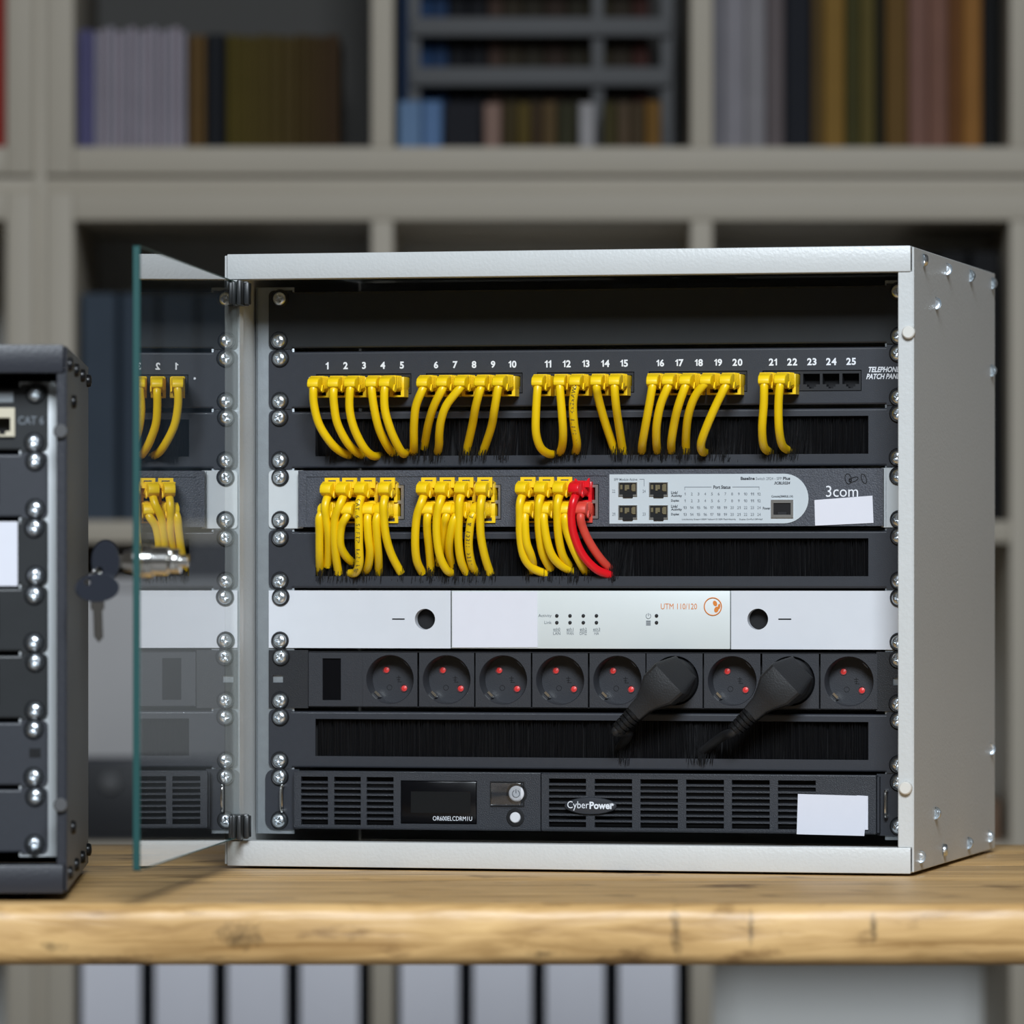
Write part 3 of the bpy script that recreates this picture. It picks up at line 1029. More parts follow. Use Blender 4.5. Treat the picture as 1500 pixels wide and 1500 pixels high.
def brush_panel(k, label, dip):
    r = rackempty('brush_panel', k)
    tag(r, label, 'brush panel')
    z0, z1 = 0.0096, 0.0372
    sheet_panel(r, 'faceplate', 'black', [(WU0, WU1, z0, z1)])
    mb = MB()
    rnd = random.Random(k)
    N = 1500
    for i in range(N):
        u = WU0 + (WU1 - WU0) * (i + rnd.random()) / N
        L = rnd.uniform(0.030, 0.0345)
        y0 = 0.0035 + rnd.uniform(0, 0.005)
        d = 0.0
        su = 0.0
        for (cu, amt) in dip:
            q = (u - cu) / 0.011
            if abs(q) < 1:
                d = max(d, amt * (1 - q * q) * rnd.uniform(0.1, 1.0))
                su += (cu - u) * 0.5 * rnd.random()
        wd = rnd.uniform(0.00013, 0.00024)
        pts = [(u, y0, z1 + 0.001), (u + su * .3, y0 - d * .35, z1 - L * .45), (u + su + rnd.uniform(-.0006, .0006), y0 - d, z1 - L * (1 - 0.06 * d / 0.01))]
        vs, fs = [], []
        for p in pts:
            vs += [(p[0] - wd, p[1], p[2]), (p[0], p[1] - wd, p[2]), (p[0] + wd, p[1], p[2]), (p[0], p[1] + wd, p[2])]
        for q in range(2):
            for e in range(4):
                fs.append((q * 4 + e, q * 4 + (e + 1) % 4, q * 4 + 4 + (e + 1) % 4, q * 4 + 4 + e))
        fs.append((8, 9, 10, 11))
        mb.add(vs, fs)
    b = mb.build('bristles', 'brush', r, 60)
    b['kind'] = 'stuff'
    MB().box(WU0 - .003, WU1 + .003, 0.010, 0.03, 0.003, 0.042).build('dark_backing', 'dark', r)  # added dark box: painted shade behind the bristles, stops see-through
    rack_screws(r)
    return r


UP_C = [
    [(459.2, 568), (459.8, 592), (467.6, 622), (484.4, 648.4), (500, 662), (518, 669)],
    [(488.6, 571.6), (489.2, 592), (494, 619.6), (507.2, 646), (521.6, 661.6), (534.8, 669)],
    [(513.2, 568), (512, 598), (518, 625.6), (531.2, 653), (544.4, 667), (557, 668)],
    [(544.4, 568), (548, 598), (555.2, 628), (567.2, 653), (578, 667)],
    [(563.6, 568), (563.6, 598), (570.8, 625.6), (580.4, 648.4), (590, 664), (596, 663)],
    [(619, 570.4), (609.4, 594.4), (606.4, 622), (606.2, 650), (606.4, 665)],
    [(647.8, 570.4), (635.8, 594.4), (627.4, 622), (621.4, 655.6)],
    [(674, 568), (655, 592), (646.6, 613.6), (643.6, 634), (643, 652), (640.6, 665)],
    [(703.6, 570.4), (697, 594.4), (692, 622), (682.6, 664)],
    [(730, 568), (724.6, 598), (719.8, 625.6), (706.6, 665)],
    [(787.6, 568), (785.2, 604), (785.2, 634), (791.2, 654.4), (802, 664), (814, 666)],
    [(820, 565.6), (823, 604), (824.8, 634), (823.4, 654), (819, 666)],
    [(842.8, 568), (839.2, 592), (841, 622), (845.2, 650), (842.8, 665)],
    [(874, 565.6), (875.8, 580), (884.8, 613.6), (901.6, 664)],
    [(900.4, 565.6), (902.2, 592), (906.4, 622), (913, 665)],
    [(956, 564.4), (951.2, 592), (945.8, 622), (941, 650), (940.4, 664)],
    [(978.8, 565.6), (968, 592), (962, 622), (961.5, 648), (963.2, 664)],
    [(1004, 565.6), (994.4, 592), (988.4, 616), (983.6, 646), (983.6, 664)],
    [(1034, 560), (1018.4, 580), (1008.8, 606.4), (1005.2, 634), (1004.6, 664)],
    [(1062.8, 565.6), (1049.6, 592), (1036.4, 622), (1027.2, 648), (1028.5, 661), (1034, 663)],
    [(1119.6, 563.2), (1118.8, 592), (1116.4, 628.8), (1119, 654), (1128, 663)],
    [(1142.8, 563.2), (1140.4, 592), (1141.2, 628.8), (1146, 652), (1156, 661)],
]
dips6 = [(au(c[-1][0]), 0.012) for c in UP_C] + [(au(488), .014), (au(1070), .008), (au(1055), .010), (au(1165), .008), (au(735), .010)]
brush_panel(6, 'black brush panel swallowing the yellow cables of the patch panel', dips6)

LOW = {  # column jack pixel, top cord, bottom cord for each port block of the switch
    0: [(495, [(476.6, 739), (477.2, 758), (480.6, 780.7), (481, 803.3), (480, 829)], [(468.7, 756), (468, 780.7), (468, 814.7), (468.7, 840)]),
        (520.5, [(498.7, 737), (490.8, 758), (489.7, 786.3), (492, 814.7), (495.9, 840)], [(507.8, 756), (499.9, 772), (498.6, 797.7), (506.7, 814.7), (519, 826)]),
        (547.5, [(525.9, 738), (525.9, 769.3), (525.9, 797.7), (526.5, 824), (521.4, 838), (512, 840)], [(538.4, 758), (539.5, 786.3), (541.8, 809), (539.5, 828.3), (535, 840)]),
        (576, [(562.2, 737), (562.2, 758), (565.6, 786.3), (573.5, 812.4), (587.1, 839)], [(552, 758), (552, 786.3), (554.3, 814.7), (554.8, 840)])],
    1: [(636, [(617.2, 736), (610.4, 758), (608.1, 792), (610.4, 820.3), (618.3, 839)], [(626.3, 756), (625.7, 775), (628.5, 803.3), (631.9, 841)]),
        (663, [(644.4, 736), (639.9, 758), (639.9, 786.3), (644.4, 814.7), (653.5, 833.9), (662, 840)], [(653.5, 756), (650.6, 770), (648.5, 795), (642, 826)]),
        (690.5, [(673.3, 733), (672.2, 758), (671.6, 792), (675, 820.3), (682.9, 839)], [(665.5, 760), (659.1, 786.3), (658, 809), (662.5, 831)]),
        (718, [(704.5, 736), (703.3, 758), (704.5, 786.3), (710.1, 814.7), (718, 840)], [(692, 756), (687.5, 780.7), (686.9, 803.3), (690.9, 826), (697.7, 840)])],
    2: [(781, [(762.1, 735), (761.5, 758), (762.1, 786.3), (767.2, 814.7), (779.7, 831.7), (800, 841)], [(769, 756), (770.8, 792), (777.4, 812.4), (780.5, 826), (777, 841)]),
        (808, [(789.9, 735), (788.7, 758), (790.4, 786.3), (795.5, 812.4), (806.9, 833.9)], [(796.5, 756), (800, 786.3), (808, 812.4), (821.6, 828.3), (842, 838)]),
        (834.5, [(817, 735), (816.5, 758), (818.2, 786.3), (823.9, 812.4), (834, 829)], [(827.8, 757), (829.5, 775), (839.7, 803.3), (851, 826), (859, 840)]),
        (860, [(839.7, 735), (836.9, 758), (840.9, 784), (853.3, 812.4), (873.7, 834), (896, 843)], [(850.5, 756), (853.3, 771.6), (863.5, 794.3), (879.4, 818), (896, 836)])],
}
dips4 = [(au(c[q][-1][0]), 0.009) for g_ in LOW.values() for c in g_ for q in (1, 2)] + [(au(458), .012), (au(905), .006)]

# 5: switch
SK = 5
sw = rackempty('network_switch', SK)
tag(sw, 'speckled dark network switch with pale ears, rounded status panel and port blocks', 'network switch')
zo = SK * U


def P2(px, py, k, v=0.0):
    u, _, z = at(px, py, v)
    return u, z - k * U


FV = -0.006
BU0, BU1 = au(437, FV), au(1293, FV)
za, zb_ = 0.0016, 0.0432
blocks = []
for gi, (pa, pb) in enumerate([(480, 592.5), (621.5, 734), (765, 877)]):
    u0, u1 = au(pa, FV), au(pb, FV)
    z0, z1 = P2(pa, 761, SK, FV)[1], P2(pa, 710, SK, FV)[1]
    blocks.append((u0, u1, z0, z1))
zb0 = sum(b[2] for b in blocks) / 3
zb1 = sum(b[3] for b in blocks) / 3
blocks = [(b[0], b[1], zb0, zb1) for b in blocks]
PA0, PA1 = au(449, FV), au(890, FV)
mb = MB().plate(BU0, BU1, za, zb_, FV, FV + 0.006, [(PA0, PA1, 0.0052, 0.0388)])
mb.plate(PA0, PA1, 0.0052, 0.0388, FV + 0.0007, FV + 0.006, blocks)
mb.rbox(BU0, BU1, FV + 0.0002, FV + 0.012, zb_ - 0.0004, zb_ + 0.0002, 0.0002, 1)
mb.build('bezel', 'switch', sw)
MB().box(BU0 + .001, BU1 - .001, FV + 0.0125, 0.2, za, zb_).build('chassis', 'blackplastic', sw)
for sg in (-1, 1):
    mb = MB()
    lim = -BU0 if sg < 0 else BU1
    mb.prism(ear_prof(sg, lim - 0.002, 0.2413, 0.0006, U - 0.0008, 0.003), 0.0, 0.0018, axis='y')
    a, b = sorted((sg * (lim + 0.0004), sg * (lim + 0.0022)))
    mb.rbox(a, b, 0.0, 0.03, 0.0006, U - 0.0008, 0.0004, 1)
    o = mb.build('mounting_ear', 'earlight', sw)
    o['label'] = 'pale grey mounting ear'
for gi, b in enumerate(blocks):
    zm = (b[2] + b[3]) / 2
    jh = []
    for c in LOW[gi]:
        ju = au(c[0], 0)
        for (ja, jb) in ((zm + 0.0012, zm + 0.0105), (zm - 0.0105, zm - 0.0012)):
            jh.append((ju - 0.0058, ju + (0.0076 if c is LOW[gi][-1] else 0.0058), ja, jb))
    blk = MB().plate(b[0] + .0004, b[1] - .0004, b[2] + .0004, b[3] - .0004, FV - 0.0004, FV + 0.010, jh).build('port_block', 'portmetal', sw)
    MB().box(b[0], b[1], FV + 0.0105, FV + 0.012, b[2], b[3]).build('port_back', 'dark', blk)
# pale status panel, round at one end
u0, u1 = au(893, FV), au(1184.5, FV)
z0, z1 = 0.0036, 0.0397
Rr = (z1 - z0) / 2
prof = [(u0, z0), (u0, z1)] + [(u1 - Rr + Rr * math.sin(math.radians(a)), (z0 + z1) / 2 + Rr * math.cos(math.radians(a))) for a in range(0, 181, 9)]
cages = [(906.5, 934, 706.5, 727), (951.5, 979, 706.5, 727), (906.5, 934, 740, 760.5), (951.5, 979, 740, 760.5)]
o = MB().prism(prof, FV - 0.0006, FV + 0.0002, axis='y').build('status_panel', 'switchpanel', sw)
o['label'] = 'pale grey status panel with rounded end'
for (a, b, c, d) in cages:
    ua, ub = au(a, FV), au(b, FV)
    zl, zh = P2(a, d, SK, FV)[1], P2(a, c, SK, FV)[1]
    cg = MB().plate(ua, ub, zl, zh, FV - 0.0016, FV - 0.0006, [(ua + .0007, ub - .0007, zl + .0012, zh - .0006)]).build('module_cage', 'portmetal', sw)
    MB().box(ua + .0006, ub - .0006, FV - 0.0008, FV - 0.0006, zl + .0006, zh - .0006).build('cage_shade', 'dark', cg)  # thin near-black sheet: shade inside the cage put into colour
    cl = MB()
    for q in range(4):
        x_ = ua + 0.0012 + q * (ub - ua - .004) / 4 + 0.0008 * (q % 2)
        cl.rbox(x_, x_ + 0.0019, FV - 0.0013, FV - 0.0008, zl + 0.005 - .001 * (q % 2), zh - 0.0018, 0.0002, 1)
    cl.rbox(ub - .0038, ub - .0012, FV - 0.0014, FV - 0.0008, zl + .0035, zh - .0012, 0.0002, 1)
    cl.build('cage_contacts', 'brass', cg)
    MB().rbox((ua + ub) / 2 - .0038, (ua + ub) / 2 + .0038, FV - 0.002, FV - 0.0008, zl - .0011, zl + .0016, 0.0004, 1).build('cage_latch', 'dark', cg)
ua, ub = au(1130, FV), au(1162.5, FV)
zl, zh = P2(1146, 758.5, SK, FV)[1], P2(1146, 732, SK, FV)[1]
cp = MB().plate(ua, ub, zl, zh, FV - 0.0018, FV - 0.0006, [(ua + .0018, ub - .0018, zl + .0022, zh - .0024)]).build('console_port', 'portmetal', sw)
MB().box(ua + .0016, ub - .0016, FV - .0009, FV - .0006, zl + .001, zh - .002).build('port_shade', 'dark', cp)  # flat near-black sheet paints the shade inside the port
MB().rbox((ua + ub) / 2 - .0036, (ua + ub) / 2 + .0036, FV - .0017, FV - .0009, zl + .0012, zl + .0045, 0.0003, 1).build('port_tongue', 'jack', cp)
tx, tg = MB(), MB()


def ptext(mb, txt, pa, pb, pyt, pyb, k, v, bold=0.0, shear=0.0):
    ua, zt = P2(pa, pyt, k, v)
    ub, zb2 = P2(pb, pyb, k, v)
    zc_ = P2((pa + pb) / 2, (pyt + pyb) / 2, k, v)[1]
    h_ = abs(zt - zb2)
    put_text(mb, txt, ua, ub, zc_ - h_ / 2, zc_ + h_ / 2, v, bold, shear)


TV = FV - 0.0008
ptext(tg, 'SFP Module Active', 899.5, 933.5, 700.5, 704, SK, TV, 0.01)
ptext(tx, 'Baseline', 1085, 1105.5, 698.5, 703, SK, TV, 0.03)
ptext(tg, 'Switch 2924 - SFP', 1107, 1145, 699, 703, SK, TV)
ptext(tx, 'Plus', 1147, 1157.5, 698.5, 703, SK, TV, 0.03)
ptext(tx, '3CBLSG24', 1134, 1157.5, 705.5, 709.5, SK, TV, 0.03, 0.3)
ptext(tx, 'Port Status', 1045, 1070, 711, 716, SK, TV, 0.025)
for (s_, py) in (('Link/', 719.5), ('Activity', 724.5), ('Duplex', 731.5), ('Link/', 739.5), ('Activity', 744.5), ('Duplex', 751.5)):
    ptext(tx, s_, 983, 983 + 2.0 * len(s_), py, py + 4.2, SK, TV, 0.025)
for rrow, (py, base) in enumerate(((721.5, 0), (731.5, 0), (741.5, 12), (751.5, 12))):
    for i in range(12):
        px = 1003.5 + i * 9.85
        n = str(base + i + 1)
        hw_ = 0.9 if n == '1' else (1.3 if len(n) == 1 else 2.5)
        ptext(tg, n, px - hw_, px + hw_, py, py + 4.0, SK, TV, 0.0)
ptext(tx, 'Link/Activity Green=1000M Yellow=10/100M Flash=Activity', 999, 1078, 759.5, 762.5, SK, TV, 0.0)
ptext(tx, 'Duplex On=Full Off=Half', 1083, 1117, 759.5, 762.5, SK, TV, 0.0)
ptext(tx, 'Console(38400,8,1,N)', 1130, 1161.5, 725.5, 729.5, SK, TV, 0.02)
ptext(tx, 'Power', 1117.5, 1128.5, 742.5, 746.5, SK, TV, 0.02)
for (n, px, py) in (('22', 899, 719.5), ('24', 943.5, 719.5), ('21', 899, 753), ('23', 943.5, 753)):
    ptext(tg, n, px - 2.2, px + 2.2, py - 2.2, py + 2.2, SK, TV)


def pline(mb, p0, p1, wpx, k, v):
    a, b = P2(*p0, k, v), P2(*p1, k, v)
    d = wpx * 0.0005
    mb.box(min(a[0], b[0]) - d / 2, max(a[0], b[0]) + d / 2, v, v + 0.00015, min(a[1], b[1]) - d / 2, max(a[1], b[1]) + d / 2)


for (a, b) in (((1003, 713.5), (1042, 713.4)), ((1073, 713.4), (1112, 713.2)), ((1003, 713.5), (1003, 717.5)), ((1112, 713.2), (1112, 717)), ((937, 702), (943.5, 702)), ((943.5, 702), (943.5, 712))):
    pline(tg, a, b, 0.6, SK, TV)
tx.build('dark_lettering', 'printdark', sw, 0)
tg.build('grey_lettering', 'printgrey', sw, 0)['kind'] = 'stuff'
tw_ = MB()
ptext(tw_, '3com', 1210, 1257, 711.5, 727.8, SK, FV - 0.0003, 0.0)
o = tw_.build('brand_lettering', 'print', sw, 0)
lg = MB()
for (px, py, ra, rb, an) in ((1242.5, 701.5, 2.3, 3.9, 12), (1250.5, 702.5, 3.6, 1.5, 22), (1245.5, 703, 1.0, 1.0, 0), (1265.5, 701.3, 1.7, 3.8, 20)):
    u, z = P2(px, py, SK, FV)
    an = math.radians(an)
    pts = []
    for q in range(29):
        a = 2 * math.pi * q / 28
        x_, z_ = ra * math.cos(a) * 0.00096, rb * math.sin(a) * 0.00096
        pts.append((u + x_ * math.cos(an) - z_ * math.sin(an), FV - 0.0001, z + x_ * math.sin(an) + z_ * math.cos(an)))
    lg.tube(pts, 0.00030, 6, False)
lg.build('brand_rings', 'dark', sw)


def paper(root, k, v, corners, name='paper_label', label=None):
    vs = []
    for dv in (0, 0.00025):
        for (px, py) in corners:
            u, z = P2(px, py, k, v)
            vs.append((u, v + dv, z))
    o = MB().add(vs, [(3, 2, 1, 0), (4, 5, 6, 7), (0, 1, 5, 4), (1, 2, 6, 5), (2, 3, 7, 6), (3, 0, 4, 7)]).build(name, 'paper', root, 0)
    o['label'] = label or 'blank white paper label'
    return o


paper(sw, SK, FV - 0.0009, [(1193, 732.5), (1278, 726), (1279.5, 766), (1194, 770)])
rack_screws(sw)

# 4: brush panel under the switch
brush_panel(4, 'black brush panel under the switch with yellow and red cables entering', dips4)

# 3: firewall appliance
FK = 3
fw = rackempty('firewall_appliance', FK)
tag(fw, 'white rack-mounted firewall appliance with orange model lettering and round logo', 'firewall appliance')
z0, z1 = 0.0008, U - 0.0010
for sg, ph, pi, po, slot in ((-1, 622.5, 660.0, 402, 583.5), (1, 1110, 1071.0, 1332, 1149.5)):
    uc, zc_ = P2(ph, 907, FK)
    ui = au(pi)
    uo = sg * 0.2413
    us = P2(slot, 907, FK)[0]
    mb = MB()
    c0, c1 = uc - 0.0105, uc + 0.0105
    mb.cplate(c0, c1, z0, z1, 0, 0.008, uc, zc_, 0.0077)
    hole = (us - 0.0048, us + 0.0048, zc_ - 0.0005, zc_ + 0.0005)
    a, b = sorted((uo, c0 if sg < 0 else c1))
    mb.plate(a, b, z0, z1, 0, 0.0015, [hole])
    a, b = sorted((ui, c1 if sg < 0 else c0))
    mb.plate(a, b, z0, z1, 0, 0.0015)
    a, b = sorted((ui, sg * 0.2235))
    mb.box(a, b, 0.0014, 0.012, z1 - 0.001, z1)
    mb.box(a, b, 0.0014, 0.012, z0, z0 + 0.001)
    mb.build('bracket', 'utm', fw)
    MB().box(uc - .012, uc + .012, 0.0095, 0.011, 0.003, U - .003).build('hole_shade_sheet', 'dark', fw)  # added near-black sheet paints the shade seen through the round hole
ca, cb = au(661.5), au(1069.5)
MB().rbox(ca, cb, -0.0004, 0.02, z0, z1, 0.0006).build('front_face', 'utmface', fw)
MB().box(ca + .002, cb - .002, 0.021, 0.2, z0, z1).build('chassis', 'utm', fw)
paper(fw, FK, -0.0009, [(662.5, 867), (787, 866.5), (787.5, 948), (662.5, 948.5)])
LEDM = MB().lathe([(0.0013, 0.0), (0.0013, 0.0005), (0.0009, 0.0005), (0.0005, 0.0009), (0, 0.001)], 14, TOY).mesh('status_light', 'blackplastic', 40)
for px in (816, 835.3, 854.8, 874):
    for py in (902, 912):
        u, z = P2(px, py, FK)
        link('status_light', LEDM, fw, (u, -0.0004, z))
for py in (902, 912):
    u, z = P2(962, py, FK)
    link('status_light', LEDM, fw, (u, -0.0004, z))
tg, to = MB(), MB()
V3 = -0.0006
ptext(tg, 'Activity', 788.5, 808, 899.5, 905, FK, V3)
ptext(tg, 'Link', 797.5, 808, 909.5, 914, FK, V3)
for (px, a_, b_) in ((815.5, 'eth0', 'LAN'), (835, 'eth1', 'WAN'), (854.5, 'eth2', 'DMZ'), (874, 'eth3', 'HA')):
    ptext(tg, a_, px - 5, px + 5, 919.5, 923.8, FK, V3)
    ptext(tg, b_, px - (5.2 if len(b_) == 3 else 3.3), px + (5.2 if len(b_) == 3 else 3.3), 925.8, 930, FK, V3)
    pline(tg, (px - 5, 924.8), (px + 5, 924.8), 0.4, FK, V3)
u, z = P2(950, 902.5, FK)
tg.tube([(u + .0018 * math.sin(a), V3, z + .0018 * math.cos(a)) for a in [math.radians(30 + 300 * q / 20) for q in range(21)]], 0.0002, 5)
tg.box(u - .0002, u + .0002, V3, V3 + .0001, z, z + .0022)
u, z = P2(950, 912.5, FK)
for q in range(3):
    tg.box(u - .0017, u + .0017, V3, V3 + .0001, z - .0018 + q * .0013, z - .0009 + q * .0013)
tg.build('grey_lettering', 'printgrey', fw, 0)['kind'] = 'stuff'
ptext(to, 'UTM 110/120', 968, 1021, 884, 892.5, FK, V3, 0.0)
u, z = P2(1044.5, 888.5, FK)
to.tube([(u + .0064 * math.cos(a), V3, z + .0064 * math.sin(a)) for a in [2 * math.pi * q / 36 for q in range(37)]], 0.00042, 6, False)
for (dx, dz, ra, rb, an) in ((1.6, 2.3, 1.5, 2.1, 25), (2.6, -2.2, 1.6, 2.2, -20), (4.6, 0.1, 0.95, 2.0, -8)):
    n = 18
    an = math.radians(an)
    vs = []
    for q in range(n):
        a = 2 * math.pi * q / n
        x_, z_ = ra * math.cos(a), rb * math.sin(a)
        vs.append((u + (dx + x_ * math.cos(an) - z_ * math.sin(an)) * .001, V3, z + (dz + x_ * math.sin(an) + z_ * math.cos(an)) * .001))
    to.add(vs, [tuple(range(n))])
to.build('orange_lettering', 'orange', fw, 0)['label'] = 'orange model lettering and round logo'
rack_screws(fw)

# 2: power strip
EK = 2
ps = rackempty('power_strip', EK)
tag(ps, 'black rack power strip with nine round earthed sockets and red shutters', 'power strip')
su0, su1 = au(452), au(1283)
z0, z1 = 0.0022, 0.0420
ZC = P2(740, 996, EK)[1]
mb = MB().rbox(su0, su1, 0.018, 0.045, z0 - .0006, z1 + .0006, 0.0006)
mb.rbox(su0, su1, -0.0004, 0.019, z1 + .0001, z1 + .0008, 0.0003, 1)
mb.rbox(su0, su1, -0.0004, 0.019, z0 - .0008, z0 - .0001, 0.0003, 1)
mb.build('channel', 'blackplastic', ps)
for sg in (-1, 1):
    lim = -su0 if sg < 0 else su1
    mb = MB()
    a, b = (-0.2413, su0 - .0003) if sg < 0 else (su1 + .0003, 0.2413)
    hu = at(407, 995)[0] if sg < 0 else at(1316, 998)[0]
    mb.plate(a, b, 0.0006, U - 0.0008, 0.0, 0.003, [(hu - 0.004, hu + 0.004, ZC - 0.0026, ZC + 0.0026)])
    mb.build('end_bracket', 'blackplastic', ps)
pitch = 0.0420
centers = [571.8, 654.8, 737.6, 821, 905, 988.5, 1073, 1158.5, 1244]
cus = [au(c) for c in centers]


def socket(first, i):
    pass


def socket_meshes(hw):
    R, dp = 0.0182, 0.0150
    f = MB().cplate(-hw, hw, z0 - ZC, z1 - ZC, -0.0012, 0.0004, 0, 0, R, 44)
    f.lathe([(R, 0.0012), (R - .0006, 0.0004), (R - 0.0008, -dp), (0, -dp)], 44, TOY)
    # guide noses on the cup wall
    for a in (45, 225):
        m_ = Matrix.Rotation(math.radians(-a), 4, 'Y')
        bm = bmesh.new()
        bmesh.ops.create_cube(bm, size=1)
        for v_ in bm.verts:
            v_.co = Vector((v_.co.x * 0.0016 + R - 0.0012, v_.co.y * 0.010 + 0.0065, v_.co.z * 0.0055))
        f.bm(bm, m_ @ Matrix.Rotation(math.radians(90), 4, 'Y') if False else m_)
    return f.mesh('socket', 'strip', 40)


half = [(cus[i + 1] - cus[i]) / 2 for i in range(8)]
SOCK = socket_meshes(pitch / 2 - 0.0001)
PIN = MB().lathe([(0.0027, 0.0006), (0.0027, -0.0004), (0.0021, -0.0001), (0.0, 0.0004)], 18, TOY).mesh('shutter', 'shutter', 50)
PIN2 = MB().lathe([(0.0034, 0.0004), (0.0034, 0.0008), (0.0028, 0.0008), (0.0028, 0.0002)], 18, TOY).mesh('pin_collar', 'dark', 50)
CLIP = MB().prism([(0.0005, -0.0005), (0.0005, -0.0095), (0.0018, -0.0120), (0.0036, -0.0125), (0.0030, -0.0112), (0.0022, -0.0105), (0.0014, -0.009), (0.0014, -0.0005)], -0.0023, 0.0023, axis='z').mesh('earth_clip', 'clip', 30)
CLIP2 = MB().prism([(0.0005, -0.0005), (0.0005, -0.0060), (0.0014, -0.0080), (0.0020, -0.0080), (0.0014, -0.006), (0.0012, -0.0005)], -0.0013, 0.0013, axis='z').mesh('earth_clip', 'brass', 30)
for i, cu_ in enumerate(cus):
    so = link('socket', SOCK, ps, (cu_, 0.0, ZC))
    for (dx, dz) in ((-0.0068, 0.0068), (0.0068, -0.0068)):
        link('shutter', PIN, so, (dx, 0.0149, dz))
    for a in (135, 315):
        a = math.radians(a)
        # clips sit at the rim, across the pin line
        c_ = link('earth_clip', CLIP if math.sin(a + math.pi / 2) < 0 else CLIP2, so, (0.0175 * math.cos(a + math.pi / 2), 0.0135, 0.0175 * math.sin(a + math.pi / 2)), (0, -(a + math.pi / 2) + math.pi, 0))
    rg = MB().tube([(-0.0045 + .0019 * math.cos(q), 0.0150, -0.0062 + .0019 * math.sin(q)) for q in [2 * math.pi * e / 18 for e in range(19)]], 0.00022, 5, False)
    for (a_, b_, c_, d_) in ((.0008, .0042, .0010, .0014), (.0012, .0038, -.0006, -.0002), (.0018, .0050, -.0022, -.0018), (.0024, .0028, -.0022, .0026)):
        rg.box(a_, b_, 0.0148, 0.0150, c_, d_)
    rg.build('moulded_mark', 'dark', so)
a, b = su0 + 0.0004, cus[0] - pitch / 2
MB().plate(a, b, z0, z1, -0.0012, 0.0008, [(au(473), au(500), ZC - 0.0155, ZC + 0.0155)]).build('end_module', 'strip', ps)
MB().box(au(472), au(501), 0.0001, 0.0006, ZC - .016, ZC + .016).build('dark_window', 'lcd', ps)
rack_screws(ps)

# mains plugs: sockets six and eight
for (si, ex, ey, mx, my, lab) in ((5, 906, 1098, 921, 1074, 'black angled mains plug in the sixth socket, beside two empty sockets'),
                                  (7, 1022, 1106, 1058, 1079, 'black angled mains plug in the eighth socket, its cord ending in frayed bristles')):
    cu_ = cus[si]
    t = link('mains_plug', None)
    t.location = RACK @ Vector((cu_, 0, EK * U + ZC))
    t.rotation_euler = (0, 0, -TH)
    tag(t, lab, 'mains plug', 'mains plugs in the power strip')
    # round plug foot inside the cup
    MB().lathe([(0.0, 0.012), (0.0150, 0.012), (0.0166, 0.009), (0.0168, -0.0135), (0, -0.0135)], 40, TOY).build('plug_foot', 'plug', t, 40)
    dirv = Vector((-0.72, 0, -0.69)).normalized()
    perp = Vector((-dirv.z, 0, dirv.x))
    # angled body: wide at the socket, narrow towards the cord
    bm = bmesh.new()
    rings = []
    for (s_, wd, y0_, y1_) in ((-0.0150, 0.0110, -0.0105, -0.0135), (-0.0035, 0.0158, -0.0105, -0.0310), (-0.0028, 0.0158, -0.0105, -0.0322), (0.0090, 0.0152, -0.0110, -0.0335), (0.0170, 0.0108, -0.0135, -0.0322), (0.0240, 0.0076, -0.0170, -0.0308), (0.0340, 0.0066, -0.0182, -0.0302)):
        c = dirv * s_
        ym, yh = (y0_ + y1_) / 2, abs(y0_ - y1_) / 2
        ring = []
        for q in range(20):
            a = 2 * math.pi * q / 20
            sx, sy = math.cos(a), math.sin(a)
            e = 0.36
            px_ = math.copysign(abs(sx) ** e, sx) * wd
            py_ = math.copysign(abs(sy) ** e, sy) * yh
            ring.append(bm.verts.new(c + perp * px_ + Vector((0, ym + py_, 0))))
        rings.append(ring)
    for A, B in zip(rings, rings[1:]):
        for q in range(20):
            bm.faces.new((A[q], A[(q + 1) % 20], B[(q + 1) % 20], B[q]))
    bm.faces.new(rings[0][::-1])
    bm.faces.new(rings[-1])
    bmesh.ops.recalc_face_normals(bm, faces=bm.faces[:])
    MB().bm(bm).build('plug_body', 'plug', t, 22)
    rel = MB()
    for q in range(5):
        s_ = 0.0335 + q * 0.0036
        rr = 0.0068 - q * 0.0003
        c = dirv * s_ + Vector((0, -0.0243, 0))
        for half_ in (0, 1):
            rel.tube([c + dirv * (0.0002), c + dirv * (0.0028)], rr, 18)
        rel.tube([c + dirv * 0.0026, c + dirv * 0.0038], rr * 0.72, 14)
    rel.build('strain_relief', 'plug', t, 40)
    p0 = dirv * 0.048 + Vector((0, -0.0243, 0))
    e1 = Vector(at(mx, my, -0.014)) - Vector((cu_, 0, EK * U + ZC))
    e2 = Vector(at(ex, ey, 0.007)) - Vector((cu_, 0, EK * U + ZC))
    MB().tube(spline([p0, p0 + dirv * 0.006, e1, e2], 8), 0.0034, 14).build('cord', 'plug', t, 60)

# 1: brush panel
brush_panel(1, 'black brush panel between the power strip and the bottom unit', [(au(915), .010), (au(1035), .012), (au(1020), .012)])

# 0: UPS
BK = 0
up = rackempty('backup_power_unit', BK)
tag(up, 'black backup power unit with slatted grilles, display window and white buttons at the rack bottom', 'power unit')
VU = -0.010
u0, u1 = au(431, VU), au(1283, VU)
z0, z1 = 0.0005, 0.0432
S1 = au(792.5, VU)
